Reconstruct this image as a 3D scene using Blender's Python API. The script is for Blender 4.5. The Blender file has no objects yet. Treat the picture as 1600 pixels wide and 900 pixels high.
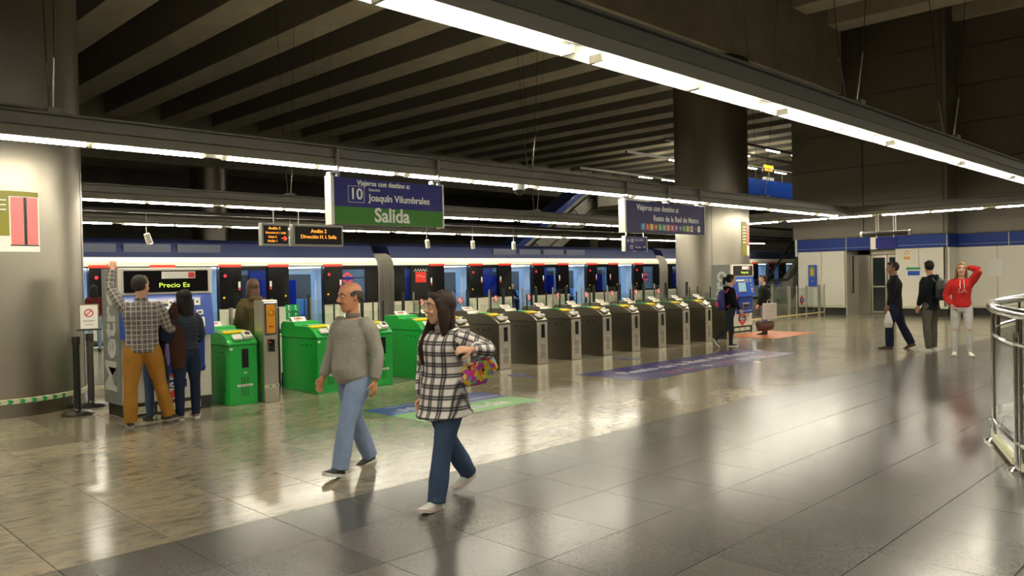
import bpy, math, random
import numpy as np
from mathutils import Vector, Matrix
random.seed(7)
R = math.radians
C = bpy.context.scene.collection
S = bpy.context.scene

# ------------------------------------------------------------------ camera
HC = 1.65
ya, pi_, ro = R(45.2), R(0.8), R(1.2)
fwd = Vector((math.sin(ya)*math.cos(pi_), math.cos(ya)*math.cos(pi_), -math.sin(pi_)))
r0 = Vector((math.cos(ya), -math.sin(ya), 0)); u0 = r0.cross(fwd)
rt = r0*math.cos(ro) - u0*math.sin(ro); up = u0*math.cos(ro) + r0*math.sin(ro)
cd = bpy.data.cameras.new('camera'); cam = bpy.data.objects.new('camera', cd); C.objects.link(cam)
m = Matrix((rt, up, -fwd)).transposed().to_4x4(); m.translation = (0, 0, HC)
cam.matrix_world = m
cd.sensor_width = 36; cd.lens = 36*1241/1600; cd.clip_end = 300
S.camera = cam
# ------------------------------------------------------------------ world, exposure
w = bpy.data.worlds.new('world'); S.world = w; w.use_nodes = True
w.node_tree.nodes['Background'].inputs[0].default_value = (1, .9, .72, 1)
w.node_tree.nodes['Background'].inputs[1].default_value = 0.02
S.view_settings.view_transform = 'Standard'; S.view_settings.look = 'None'
S.view_settings.gamma = 1; S.view_settings.use_curve_mapping = False
S.view_settings.exposure = 0.95
TUBE_POWER = 38.0

# ------------------------------------------------------------------ materials
MATS = {}
def mat(name, col, rough=.5, metal=0., emit=None, es=1., trans=0., alpha=1., spec=None, coat=0., bump=0., bscale=40., var=0., vscale=8., aniso=0.):
    if name in MATS: return MATS[name]
    m = bpy.data.materials.new(name); m.use_nodes = True; MATS[name] = m
    nt = m.node_tree; b = nt.nodes['Principled BSDF']
    c = (col[0], col[1], col[2], 1)
    b.inputs['Base Color'].default_value = c
    b.inputs['Roughness'].default_value = rough; b.inputs['Metallic'].default_value = metal
    if spec is not None: b.inputs['Specular IOR Level'].default_value = spec
    if coat: b.inputs['Coat Weight'].default_value = coat; b.inputs['Coat Roughness'].default_value = .05
    if trans: b.inputs['Transmission Weight'].default_value = trans
    if alpha < 1: b.inputs['Alpha'].default_value = alpha
    if emit: b.inputs['Emission Color'].default_value = (*emit, 1); b.inputs['Emission Strength'].default_value = es
    if bump or var:
        tc = nt.nodes.new('ShaderNodeTexCoord')
        n = nt.nodes.new('ShaderNodeTexNoise'); n.inputs['Scale'].default_value = bscale; n.inputs['Detail'].default_value = 4
        nt.links.new(tc.outputs['Object'], n.inputs['Vector'])
        if bump:
            bp = nt.nodes.new('ShaderNodeBump'); bp.inputs['Strength'].default_value = bump; bp.inputs['Distance'].default_value = .02
            nt.links.new(n.outputs['Fac'], bp.inputs['Height']); nt.links.new(bp.outputs['Normal'], b.inputs['Normal'])
        if var:
            n2 = nt.nodes.new('ShaderNodeTexNoise'); n2.inputs['Scale'].default_value = vscale; n2.inputs['Detail'].default_value = 5
            nt.links.new(tc.outputs['Object'], n2.inputs['Vector'])
            r = nt.nodes.new('ShaderNodeValToRGB')
            r.color_ramp.elements[0].position = .3; r.color_ramp.elements[1].position = .7
            r.color_ramp.elements[0].color = (*[max(0, x*(1-var)) for x in col], 1)
            r.color_ramp.elements[1].color = (*[min(1, x*(1+var)) for x in col], 1)
            nt.links.new(n2.outputs['Fac'], r.inputs['Fac']); nt.links.new(r.outputs['Color'], b.inputs['Base Color'])
    return m
def brushed(name, col, rough=.3, sx=(14, 14, 1)):
    if name in MATS: return MATS[name]
    m = mat(name, col, rough, 1.0); nt = m.node_tree; b = nt.nodes['Principled BSDF']
    tc = nt.nodes.new('ShaderNodeTexCoord'); mp = nt.nodes.new('ShaderNodeMapping'); mp.inputs['Scale'].default_value = sx
    n = nt.nodes.new('ShaderNodeTexNoise'); n.inputs['Scale'].default_value = 3; n.inputs['Detail'].default_value = 4
    nt.links.new(tc.outputs['Object'], mp.inputs['Vector']); nt.links.new(mp.outputs['Vector'], n.inputs['Vector'])
    mr = nt.nodes.new('ShaderNodeMapRange'); mr.inputs[3].default_value = rough*.9; mr.inputs[4].default_value = rough*1.15
    nt.links.new(n.outputs['Fac'], mr.inputs[0]); nt.links.new(mr.outputs[0], b.inputs['Roughness'])
    bp = nt.nodes.new('ShaderNodeBump'); bp.inputs['Strength'].default_value = .008; bp.inputs['Distance'].default_value = .005
    nt.links.new(n.outputs['Fac'], bp.inputs['Height']); nt.links.new(bp.outputs['Normal'], b.inputs['Normal'])
    return m
def glass(name, tint=(.94, .97, .955), a=.16):
    if name in MATS: return MATS[name]
    m = bpy.data.materials.new(name); m.use_nodes = True; MATS[name] = m; nt = m.node_tree
    nt.nodes.clear(); o = nt.nodes.new('ShaderNodeOutputMaterial')
    t = nt.nodes.new('ShaderNodeBsdfTransparent'); t.inputs[0].default_value = (*tint, 1)
    g = nt.nodes.new('ShaderNodeBsdfGlossy'); g.inputs['Roughness'].default_value = .03
    mx = nt.nodes.new('ShaderNodeMixShader'); fr = nt.nodes.new('ShaderNodeLayerWeight'); fr.inputs[0].default_value = .5
    pw = nt.nodes.new('ShaderNodeMath'); pw.operation = 'POWER'; pw.inputs[1].default_value = 4
    ad = nt.nodes.new('ShaderNodeMath'); ad.operation = 'ADD'; ad.inputs[1].default_value = .02+a*.12
    nt.links.new(fr.outputs['Facing'], pw.inputs[0]); nt.links.new(pw.outputs[0], ad.inputs[0]); nt.links.new(ad.outputs[0], mx.inputs[0])
    nt.links.new(t.outputs[0], mx.inputs[1]); nt.links.new(g.outputs[0], mx.inputs[2]); nt.links.new(mx.outputs[0], o.inputs[0])
    return m

def floor_mat(name, kind):
    m = bpy.data.materials.new(name); m.use_nodes = True; MATS[name] = m; nt = m.node_tree; b = nt.nodes['Principled BSDF']
    N = nt.nodes.new; L = nt.links.new
    g = N('ShaderNodeNewGeometry')
    dv = N('ShaderNodeVectorMath'); dv.operation = 'MULTIPLY'; dv.inputs[1].default_value = (1/.675, 1/.675, 0)
    ad = N('ShaderNodeVectorMath'); ad.operation = 'ADD'; ad.inputs[1].default_value = (-TX0/.675, -TY0/.675, 0)
    fl = N('ShaderNodeVectorMath'); fl.operation = 'FLOOR'
    L(g.outputs['Position'], dv.inputs[0]); L(dv.outputs[0], ad.inputs[0]); L(ad.outputs[0], fl.inputs[0])
    wn = N('ShaderNodeTexWhiteNoise'); L(fl.outputs[0], wn.inputs['Vector'])
    n = N('ShaderNodeTexNoise'); n.noise_dimensions = '4D'; n.inputs['Detail'].default_value = 8; n.inputs['Roughness'].default_value = .72
    ms = N('ShaderNodeMath'); ms.operation = 'MULTIPLY'; ms.inputs[1].default_value = 13; L(wn.outputs['Value'], ms.inputs[0]); L(ms.outputs[0], n.inputs['W'])
    mp = N('ShaderNodeMapping'); L(g.outputs['Position'], mp.inputs['Vector']); L(mp.outputs[0], n.inputs['Vector'])
    rp = N('ShaderNodeValToRGB'); e = rp.color_ramp.elements
    if kind == 'marble':
        mp.inputs['Scale'].default_value = (1.0, 2.6, 1); mp.inputs['Rotation'].default_value = (0, 0, .6)
        n.inputs['Scale'].default_value = 3.4; n.inputs['Distortion'].default_value = 1.6
        cols = [(.26, (.09, .078, .055)), (.42, (.19, .165, .115)), (.52, (.28, .25, .18)), (.62, (.33, .25, .14)), (.76, (.46, .43, .34))]
        ro_ = (.10, .24)
    else:
        n.inputs['Scale'].default_value = 60
        cols = [(.3, (.062, .058, .050)), (.7, (.118, .110, .096))]
        ro_ = (.17, .25)
    e[0].position = cols[0][0]; e[0].color = (*cols[0][1], 1); e[1].position = cols[-1][0]; e[1].color = (*cols[-1][1], 1)
    for p, c in cols[1:-1]:
        x = e.new(p); x.color = (*c, 1)
    L(n.outputs['Fac'], rp.inputs['Fac'])
    hs = N('ShaderNodeHueSaturation'); mr = N('ShaderNodeMapRange'); mr.inputs[3].default_value = .82 ; mr.inputs[4].default_value = 1.18
    L(wn.outputs['Value'], mr.inputs[0]); L(mr.outputs[0], hs.inputs['Value']); L(rp.outputs['Color'], hs.inputs['Color'])
    L(hs.outputs[0], b.inputs['Base Color'])
    n3 = N('ShaderNodeTexNoise'); n3.inputs['Scale'].default_value = 1.2; n3.inputs['Detail'].default_value = 6; L(g.outputs['Position'], n3.inputs['Vector'])
    r2 = N('ShaderNodeMapRange'); r2.inputs[3].default_value = ro_[0]; r2.inputs[4].default_value = ro_[1]
    L(n3.outputs['Fac'], r2.inputs[0]); L(r2.outputs[0], b.inputs['Roughness'])
    n4 = N('ShaderNodeTexNoise'); n4.inputs['Scale'].default_value = 9; n4.inputs['Detail'].default_value = 3; L(g.outputs['Position'], n4.inputs['Vector'])
    bp = N('ShaderNodeBump'); bp.inputs['Strength'].default_value = .03; bp.inputs['Distance'].default_value = .01
    L(n4.outputs['Fac'], bp.inputs['Height']); L(bp.outputs['Normal'], b.inputs['Normal'])
    b.inputs['Specular IOR Level'].default_value = .6 if kind == 'marble' else .45
    return m
TX0, TY0 = 4.75, 5.14

def plaid_mat(name, base, bands, kind):
    """bands: list of (period, offset, width, colour, axis)"""
    m = bpy.data.materials.new(name); m.use_nodes = True; MATS[name] = m; nt = m.node_tree; b = nt.nodes['Principled BSDF']
    N = nt.nodes.new; L = nt.links.new
    b.inputs['Roughness'].default_value = .9
    at = N('ShaderNodeAttribute'); at.attribute_name = 'cloth'
    sp = N('ShaderNodeSeparateXYZ'); L(at.outputs['Vector'], sp.inputs[0])
    cur = None
    rgb = N('ShaderNodeRGB'); rgb.outputs[0].default_value = (*base, 1); cur = rgb.outputs[0]
    for per, off, wd, colr, ax, amt in bands:
        a = N('ShaderNodeMath'); a.operation = 'ADD'; a.inputs[1].default_value = off; L(sp.outputs[ax], a.inputs[0])
        d = N('ShaderNodeMath'); d.operation = 'PINGPONG'; d.inputs[1].default_value = per/2; L(a.outputs[0], d.inputs[0])
        mr = N('ShaderNodeMapRange'); mr.inputs[1].default_value = wd*.5-.003; mr.inputs[2].default_value = wd*.5+.003
        mr.inputs[3].default_value = amt; mr.inputs[4].default_value = 0; L(d.outputs[0], mr.inputs[0])
        mx = N('ShaderNodeMix'); mx.data_type = 'RGBA'; L(mr.outputs[0], mx.inputs[0]); L(cur, mx.inputs[6]); mx.inputs[7].default_value = (*colr, 1)
        cur = mx.outputs[2]
    L(cur, b.inputs['Base Color'])
    tc = N('ShaderNodeTexCoord'); n = N('ShaderNodeTexNoise'); n.inputs['Scale'].default_value = 9; L(tc.outputs['Object'], n.inputs['Vector'])
    bp = N('ShaderNodeBump'); bp.inputs['Strength'].default_value = .5; bp.inputs['Distance'].default_value = .02
    L(n.outputs['Fac'], bp.inputs['Height']); L(bp.outputs['Normal'], b.inputs['Normal'])
    return m

STEEL = brushed('brushed_steel', (.52, .48, .40), .30, (14, 14, 1))
COLSTEEL = brushed('column_steel', (.38, .35, .29), .36, (1, 1, 9))
CHROME = mat('chrome', (.75, .74, .70), .12, 1)
DARKM = mat('dark_metal', (.045, .042, .036), .45, .6)
GREYP = mat('grey_painted_steel', (.26, .25, .22), .45, .3)
TRUNK = mat('trunking_grey', (.20, .19, .17), .42, .5)
BLACK = mat('black_plastic', (.012, .012, .012), .35)
BLACKG = mat('black_gloss', (.008, .008, .009), .06, spec=.8)
RUBBER = mat('black_rubber', (.015, .015, .015), .7)
WHITE = mat('white_paint', (.72, .70, .63), .35)
WPANEL = mat('white_enamel_panel', (.80, .77, .66), .22, var=.03, vscale=.6)
CREAM = mat('cream_train_paint', (.74, .72, .58), .22, coat=.5)
NAVY = mat('navy_train_paint', (.010, .014, .05), .6, spec=.2)
RED = mat('red_paint', (.75, .045, .025), .4)
GREEN = mat('green_enamel', (.012, .42, .055), .28, coat=.3)
BLUE = mat('blue_enamel', (.018, .085, .50), .3, coat=.3)
BLUEBAND = mat('blue_band_enamel', (.012, .045, .28), .45, spec=.3)
CONC = mat('concrete', (.36, .33, .255), .85, var=.12, vscale=1.5, bump=.2, bscale=18)
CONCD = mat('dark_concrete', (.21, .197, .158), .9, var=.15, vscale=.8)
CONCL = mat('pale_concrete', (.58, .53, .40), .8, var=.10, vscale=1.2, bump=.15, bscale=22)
GLASS = glass('clear_glass')
GLASSG = glass('green_tinted_glass', (.91, .95, .93), .3)
TUBE = mat('fluorescent_tube', (1, 1, 1), .5, emit=(1, .93, .76), es=TUBE_POWER)
YEL = mat('yellow_plastic', (.85, .62, .01), .4)
ORANGE = mat('orange_plastic', (.85, .35, .01), .35)
ORMAT = mat('orange_floor_vinyl', (.62, .17, .04), .35)
PURPLE = mat('purple_blue_vinyl', (.055, .045, .19), .3)
SIGNBLUE = mat('sign_blue', (.016, .018, .20), .4, spec=.25)
SIGNGREEN = mat('sign_green', (.045, .22, .015), .4, spec=.25)
SIGNWHITE = mat('sign_lettering_white', (.92, .92, .86), .5)
PAPER = mat('paper_white', (.8, .78, .72), .6)
GREENTAG = mat('green_tag', (.01, .33, .08), .4)
SLIP = mat('pale_strip', (.62, .62, .40), .4)

# ------------------------------------------------------------------ mesh helpers
SPLIT = {'end_frame', 'door_jamb', 'tube_holder', 'white_bracket', 'frame', 'cover_strip', 'window_band', 'post', 'emblem_red', 'plinth_light', 'running_leg', 'drawstring', 'white_line'}
class MB:
    def __init__(s): s.v = []; s.f = []; s.marks = []
    def box(s, x0, x1, y0, y1, z0, z1):
        i = len(s.v); s.marks.append((i, len(s.f)))
        s.v += [(x0,y0,z0),(x1,y0,z0),(x1,y1,z0),(x0,y1,z0),(x0,y0,z1),(x1,y0,z1),(x1,y1,z1),(x0,y1,z1)]
        s.f += [(i,i+3,i+2,i+1),(i+4,i+5,i+6,i+7),(i,i+1,i+5,i+4),(i+1,i+2,i+6,i+5),(i+2,i+3,i+7,i+6),(i+3,i,i+4,i+7)]
        return s
    def obox(s, c, ax, ay, az, hx, hy, hz):
        c, ax, ay, az = map(Vector, (c, ax, ay, az)); i = len(s.v); s.marks.append((i, len(s.f)))
        for sz in (-1, 1):
            for sx, sy in ((-1,-1),(1,-1),(1,1),(-1,1)):
                s.v.append(tuple(c+ax*sx*hx+ay*sy*hy+az*sz*hz))
        s.f += [(i,i+3,i+2,i+1),(i+4,i+5,i+6,i+7),(i,i+1,i+5,i+4),(i+1,i+2,i+6,i+5),(i+2,i+3,i+7,i+6),(i+3,i,i+4,i+7)]
        return s
    def rings(s, rings, cap=True):
        n = len(rings[0]); b = len(s.v); s.marks.append((b, len(s.f)))
        for r in rings: s.v += [tuple(p) for p in r]
        for k in range(len(rings)-1):
            for j in range(n):
                a = b+k*n+j; c = b+k*n+(j+1) % n
                s.f.append((a, c, c+n, a+n))
        if cap:
            s.f.append(tuple(b+j for j in range(n))[::-1]); s.f.append(tuple(b+(len(rings)-1)*n+j for j in range(n)))
        return s
    def tube(s, pts, rad, n=8, ref=(0, 0, 1), closed=False, cap=True):
        """rad: number, or list of (ra, rb) per point; ref gives the direction ra points along"""
        pts = [Vector(p) for p in pts]; ref = Vector(ref); rs = []
        for k, p in enumerate(pts):
            if closed: d = pts[(k+1) % len(pts)]-pts[k-1]
            else: d = pts[min(k+1, len(pts)-1)]-pts[max(k-1, 0)]
            d.normalize()
            rr = ref if abs(d.dot(ref)) < .98 else Vector((1, 0, 0)) if abs(d.x) < .9 else Vector((0, 1, 0))
            if k: rr = pa
            a = (rr-d*rr.dot(d)).normalized(); bb = d.cross(a); pa = a
            q = rad[k] if isinstance(rad, (list, tuple)) else rad
            ra, rb = q if isinstance(q, (list, tuple)) else (q, q)
            rs.append([p+a*ra*math.cos(2*math.pi*j/n)+bb*rb*math.sin(2*math.pi*j/n) for j in range(n)])
        if closed: rs.append(rs[0]); return s.rings(rs, False)
        return s.rings(rs, cap)
    def cyl(s, c, r, z0, z1, n=16, r2=None):
        r2 = r if r2 is None else r2
        return s.rings([[(c[0]+r*math.cos(2*math.pi*j/n), c[1]+r*math.sin(2*math.pi*j/n), z0) for j in range(n)],
                        [(c[0]+r2*math.cos(2*math.pi*j/n), c[1]+r2*math.sin(2*math.pi*j/n), z1) for j in range(n)]])
    def lathe(s, c, prof, n=24):
        return s.rings([[(c[0]+r*math.cos(2*math.pi*j/n), c[1]+r*math.sin(2*math.pi*j/n), c[2]+z) for j in range(n)] for r, z in prof])
    def ell(s, c, rx, ry, rz, n=12, m_=8):
        rs = []
        for k in range(1, m_):
            t = math.pi*k/m_-math.pi/2
            rs.append([(c[0]+rx*math.cos(t)*math.cos(2*math.pi*j/n), c[1]+ry*math.cos(t)*math.sin(2*math.pi*j/n), c[2]+rz*math.sin(t)) for j in range(n)])
        return s.rings(rs)
    def prism(s, poly, axis, a0, a1):
        """poly of 2D points, extruded along axis 0(x): (y,z), 1(y): (x,z), 2(z): (x,y)"""
        n = len(poly); i = len(s.v); s.marks.append((i, len(s.f)))
        for a in (a0, a1):
            for p, q in poly:
                s.v.append((a, p, q) if axis == 0 else (p, a, q) if axis == 1 else (p, q, a))
        s.f.append(tuple(range(i, i+n))[::-1]); s.f.append(tuple(range(i+n, i+2*n)))
        for j in range(n): k = (j+1) % n; s.f.append((i+j, i+k, i+n+k, i+n+j))
        return s
    def build(s, name, m_, parent=None, smooth=False, bevel=0, loc=None):
        if name in SPLIT and len(s.marks) > 1:
            mk = s.marks+[(len(s.v), len(s.f))]; o = None
            for (a, fa), (b, fb) in zip(mk[:-1], mk[1:]):
                q = MB(); q.v = s.v[a:b]; q.f = [tuple(i-a for i in f) for f in s.f[fa:fb]]; o = q.build(name, m_, parent, smooth, bevel, loc)
            return o
        me = bpy.data.meshes.new(name); me.from_pydata(s.v, [], s.f)
        import bmesh
        bm = bmesh.new(); bm.from_mesh(me); bmesh.ops.recalc_face_normals(bm, faces=bm.faces)
        if bevel:
            bmesh.ops.bevel(bm, geom=[e for e in bm.edges if e.is_manifold and e.calc_face_angle(0) > .6], offset=bevel, segments=1 if bevel < .02 else 2, affect='EDGES', clamp_overlap=True)
        bm.to_mesh(me); bm.free()
        if m_: me.materials.append(m_)
        if smooth:
            me.polygons.foreach_set('use_smooth', [True]*len(me.polygons)); me.set_sharp_from_angle(angle=R(40))
        o = bpy.data.objects.new(name, me); C.objects.link(o)
        if parent: o.parent = parent
        if loc: o.location = loc
        return o
def tag(o, label=None, cat=None, group=None, kind=None):
    if label: o['label'] = label
    if cat: o['category'] = cat
    if group: o['group'] = group
    if kind: o['kind'] = kind
    return o
def thing(name, label, cat, loc=(0, 0, 0), rz=0, group=None, kind=None):
    o = bpy.data.objects.new(name, None); C.objects.link(o); o.location = loc; o.rotation_euler = (0, 0, rz)
    o.empty_display_size = .1
    return tag(o, label, cat, group, kind)
KIDS = {}
def copy_tree(o, parent=None, skip=None):
    c = o.copy(); C.objects.link(c)
    if parent: c.parent = parent; c.matrix_parent_inverse = o.matrix_parent_inverse
    for ch in o.children: copy_tree(ch, c)
    return c
def text(s, size, m_, parent, loc, rot=(R(90), 0, 0), name='lettering', align='CENTER', ext=.002, bold=.0, sx=1.0):
    cu = bpy.data.curves.new(name, 'FONT'); cu.body = s; cu.size = size; cu.align_x = align; cu.align_y = 'CENTER'
    cu.extrude = ext; cu.offset = bold; cu.resolution_u = 3
    t = bpy.data.objects.new('tmp', cu); C.objects.link(t)
    dg = bpy.context.evaluated_depsgraph_get(); me = bpy.data.meshes.new_from_object(t.evaluated_get(dg))
    bpy.data.objects.remove(t); bpy.data.curves.remove(cu)
    me.materials.clear(); me.materials.append(m_)
    o = bpy.data.objects.new(name, me); C.objects.link(o); o.location = loc; o.rotation_euler = rot; o.scale = (sx, 1, 1)
    if parent: o.parent = parent
    return o
def struct(o, label=None):
    o['kind'] = 'structure'
    if label: o['label'] = label
    return o

# ================================================================== SETTING
MARBLE = floor_mat('polished_marble', 'marble'); GRANITE = floor_mat('dark_granite', 'granite')
floor = struct(MB().box(-12, 62, -16, 23.0, -.30, -.012).build('floor', mat('floor_joint', (.09, .08, .06), .8)), 'floor of polished stone tiles, brown marble band and dark granite band')
tiles = []
for i in range(-12, 58):
    for j in range(-18, 27):
        x0 = TX0+i*.675; y0 = TY0+j*.675
        cx, cy = x0+.34, y0+.34
        if 2.6 < cx-1 and cx > 27.5 and 2.2 < 0: continue
        z = cx*.7096+cy*.7046; r = cx*.7046-cy*.7096
        vis = z > 1.2 and abs(r/z) < .70 and 1241*HC/max(z, .1) < 520
        if x0 > 29.4 or y0+.675 > 22.9: 
            if x0 > 56: continue
            vis = False
        tiles.append((not vis, z, i, j, x0, y0))
tiles.sort()
def tile_mesh(dark):
    b = MB(); g = .0016
    b.v = [(g+.0015, g+.0015, 0), (.675-g-.0015, g+.0015, 0), (.675-g-.0015, .675-g-.0015, 0), (g+.0015, .675-g-.0015, 0), (g, g, -.012), (.675-g, g, -.012), (.675-g, .675-g, -.012), (g, .675-g, -.012)]
    b.f = [(0, 1, 2, 3), (0, 4, 5, 1), (1, 5, 6, 2), (2, 6, 7, 3), (3, 7, 4, 0)]
    return b
protos = {}
rest = {True: MB(), False: MB()}
cnt = 0
for nv, z, i, j, x0, y0 in tiles:
    dark = j < 0
    if not nv and cnt < 295:
        cnt += 1
        if dark not in protos:
            o = tile_mesh(dark).build('floor_tile', GRANITE if dark else MARBLE, floor); protos[dark] = o
        else:
            o = protos[dark].copy(); C.objects.link(o)
        o.location = (x0, y0, 0)
    else:
        b = rest[dark]; k = len(b.v); t = tile_mesh(dark)
        b.v += [(p[0]+x0, p[1]+y0, p[2]) for p in t.v]; b.f += [tuple(a+k for a in f) for f in t.f]
for dark in (True, False):
    o = rest[dark].build('floor_tiles_beyond', GRANITE if dark else MARBLE, floor); o['kind'] = 'stuff'

# platform beyond the train and track pit
struct(MB().box(-12, 62, 26.2, 60, -1.3, -.02).build('floor_far_platform', CONCD))
struct(MB().box(-12, 62, 23.0, 26.2, -1.3, -1.2).build('floor_track_bed', CONCD))
o = MB().box(-12, 62, 22.55, 22.99, -.012, .006).build('trim_platform_edge', SLIP); struct(o)

# ceiling: slab, deep beams, joists
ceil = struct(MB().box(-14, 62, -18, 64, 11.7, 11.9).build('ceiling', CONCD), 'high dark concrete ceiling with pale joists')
PITCH = 2.72
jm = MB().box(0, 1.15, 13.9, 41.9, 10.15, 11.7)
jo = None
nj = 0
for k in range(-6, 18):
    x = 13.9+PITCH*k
    if jo is None: jo = jm.build('joist', mat('joist_side', (.30, .285, .235), .9), ceil); o = jo; jq = MB().box(0, 1.15, 13.9, 41.9, 10.12, 10.15).build('joist_soffit', CONCL, o); q = jq  # pale soffit and darker sides put the light from below into the colour
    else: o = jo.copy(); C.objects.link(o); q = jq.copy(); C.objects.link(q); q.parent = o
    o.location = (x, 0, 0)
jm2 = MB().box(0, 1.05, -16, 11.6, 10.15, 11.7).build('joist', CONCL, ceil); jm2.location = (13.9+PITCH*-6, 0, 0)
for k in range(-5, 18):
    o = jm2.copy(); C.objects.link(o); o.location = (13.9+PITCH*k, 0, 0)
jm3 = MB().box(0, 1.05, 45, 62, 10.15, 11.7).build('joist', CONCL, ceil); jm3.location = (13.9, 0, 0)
for k in range(-6, 14):
    o = jm3.copy(); C.objects.link(o); o.location = (13.9+PITCH*k, 0, 0)
MB().box(-14, 28.6, 11.6, 13.9, 7.95, 11.7).build('deep_beam', CONC, ceil)
MB().box(-14, 62, 42, 45, 7.95, 11.7).build('deep_beam', CONC, ceil)
# outer walls, far and unseen ones close the hall
struct(MB().box(-14, 62, 60, 60.4, -1.3, 11.9).build('wall_far', CONCD))
struct(MB().box(-14, -13.6, -18, 60, -1.3, 11.9).build('wall_left', CONCD))
struct(MB().box(-14, 62, -18, -17.6, -1.3, 11.9).build('wall_back', CONCD))
struct(MB().box(62, 62.4, -18, 60, -1.3, 11.9).build('wall_end', CONCD))

# right wall with blue band (X = 29.4), recess with doors, and set-back wall
MESH = mat('perforated_metal', (.060, .056, .046), .5, .4)
def meshmat():
    nt = MESH.node_tree; b = nt.nodes['Principled BSDF']; N = nt.nodes.new; L = nt.links.new
    g = N('ShaderNodeNewGeometry'); mp = N('ShaderNodeMapping'); mp.inputs['Rotation'].default_value = (R(45), 0, 0); mp.inputs['Scale'].default_value = (1, 7, 7)
    L(g.outputs['Position'], mp.inputs[0])
    v = N('ShaderNodeTexVoronoi'); v.inputs['Randomness'].default_value = 0; v.inputs['Scale'].default_value = 1; L(mp.outputs[0], v.inputs['Vector'])
    r = N('ShaderNodeValToRGB'); r.color_ramp.elements[0].position = .28; r.color_ramp.elements[1].position = .42
    r.color_ramp.elements[0].color = (.035, .031, .024, 1); r.color_ramp.elements[1].color = (.20, .18, .14, 1)
    L(v.outputs['Distance'], r.inputs[0]); L(r.outputs[0], b.inputs['Base Color'])
meshmat()
wr = struct(MB().box(29.46, 29.75, 8.55, 13.7, 2.82, 11.7).box(30.56, 30.8, -16, 8.55, 2.82, 11.7).box(29.46, 30.8, 8.45, 8.55, 2.82, 11.7).build('wall_right_upper', CONCD), 'dark perforated metal panels above the blue band')
rows = [2.84+i*1.27 for i in range(8)]
for zi, z0 in enumerate(rows[:-1]):
    for (y0, y1) in ((8.58, 11.2), (11.22, 13.7)):
        MB().box(29.40, 29.455, y0+.01, y1-.01, z0+.015, z0+1.255).build('mesh_panel', MESH, wr)
    for (y0, y1) in ((3.2, 5.85), (5.87, 8.5), (.5, 3.18)):
        MB().box(30.50, 30.555, y0+.01, y1-.01, z0+.015, z0+1.255).build('mesh_panel', MESH, wr)
MB().box(29.36, 29.46, 8.5, 13.75, 11.73-.9, 11.7).box(30.46, 30.56, -16, 8.5, 10.8, 11.7).build('cornice', CONC, wr)
MB().box(29.46, 33.5, 13.7, 13.9, 2.82, 11.7).build('mesh_return', MESH, wr)

wl = struct(MB().box(29.45, 29.7, 8.55, 10.15, .32, 2.36).box(29.45, 33, 11.9, 13.65, .32, 2.36).box(30.75, 30.95, 10.15, 11.9, .0, 2.36).box(30.55, 30.8, -16, 8.55, .32, 2.36).box(29.45, 30.8, 8.45, 8.58, .32, 2.36).box(29.6, 30.95, 10.05, 10.15, 0, 2.36).build('wall_right', mat('wall_backing', (.3, .28, .22), .8)), 'white enamel wall under a blue band')
for (y0, y1) in ((8.58, 9.36), (9.37, 10.13), (11.92, 12.78), (12.79, 13.65)):
    MB().box(29.405, 29.45, y0+.003, y1-.003, .34, 2.35).build('wall_panel', WPANEL, wl)
yy = 8.44
while yy > -6:
    MB().box(30.50, 30.55, yy-1.19, yy-.006, .34, 2.35).build('wall_panel', WPANEL, wl); yy -= 1.2
MB().box(29.41, 30.5, 8.40, 8.45, .34, 2.35).build('wall_panel', WPANEL, wl)
MB().box(29.45, 30.75, 11.86, 11.90, .0, 2.36).build('reveal_panel', mat('reveal_grey', (.5, .47, .38), .3), wl)
MB().box(29.41, 33, 13.65, 13.69, .34, 2.36).build('wall_panel', WPANEL, wl)
o = struct(MB().box(29.38, 29.45, 8.45, 10.14, .26, .335).box(29.38, 29.45, 11.9, 13.7, .26, .335).box(30.47, 30.55, -6, 8.42, .26, .335).build('trim_pale', SLIP))
o = struct(MB().box(29.47, 29.9, 8.5, 10.14, 0, .26).box(29.47, 33, 11.91, 13.64, 0, .26).box(30.58, 30.8, -16, 8.55, 0, .26).build('baseboard_right', mat('dark_plinth', (.03, .028, .025), .3)))
bb = struct(MB().box(29.42, 29.9, 8.45, 13.8, 2.37, 2.81).box(30.52, 30.9, -16, 8.45, 2.37, 2.81).box(29.42, 30.6, 8.42, 8.5, 2.37, 2.81).build('trim_blue_band', BLUEBAND), 'blue enamel band along the top of the white wall')
for y in (8.47, 10.75, 11.85): MB().box(29.405, 29.42, y-.012, y+.012, 2.37, 2.81).build('cover_strip', WHITE, bb)
for y in (6.9, 4.9): MB().box(30.505, 30.52, y-.012, y+.012, 2.37, 2.81).build('cover_strip', WHITE, bb)
MB().box(29.41, 29.42, 8.45, 13.8, 2.455, 2.467).box(30.51, 30.52, -6, 8.45, 2.455, 2.467).build('white_line', mat('line_pale_blue', (.35, .42, .6), .4), bb)
MB().box(29.40, 29.45, 13.72, 13.8, 2.2, 2.85).build('end_cap', WHITE, bb)

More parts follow.
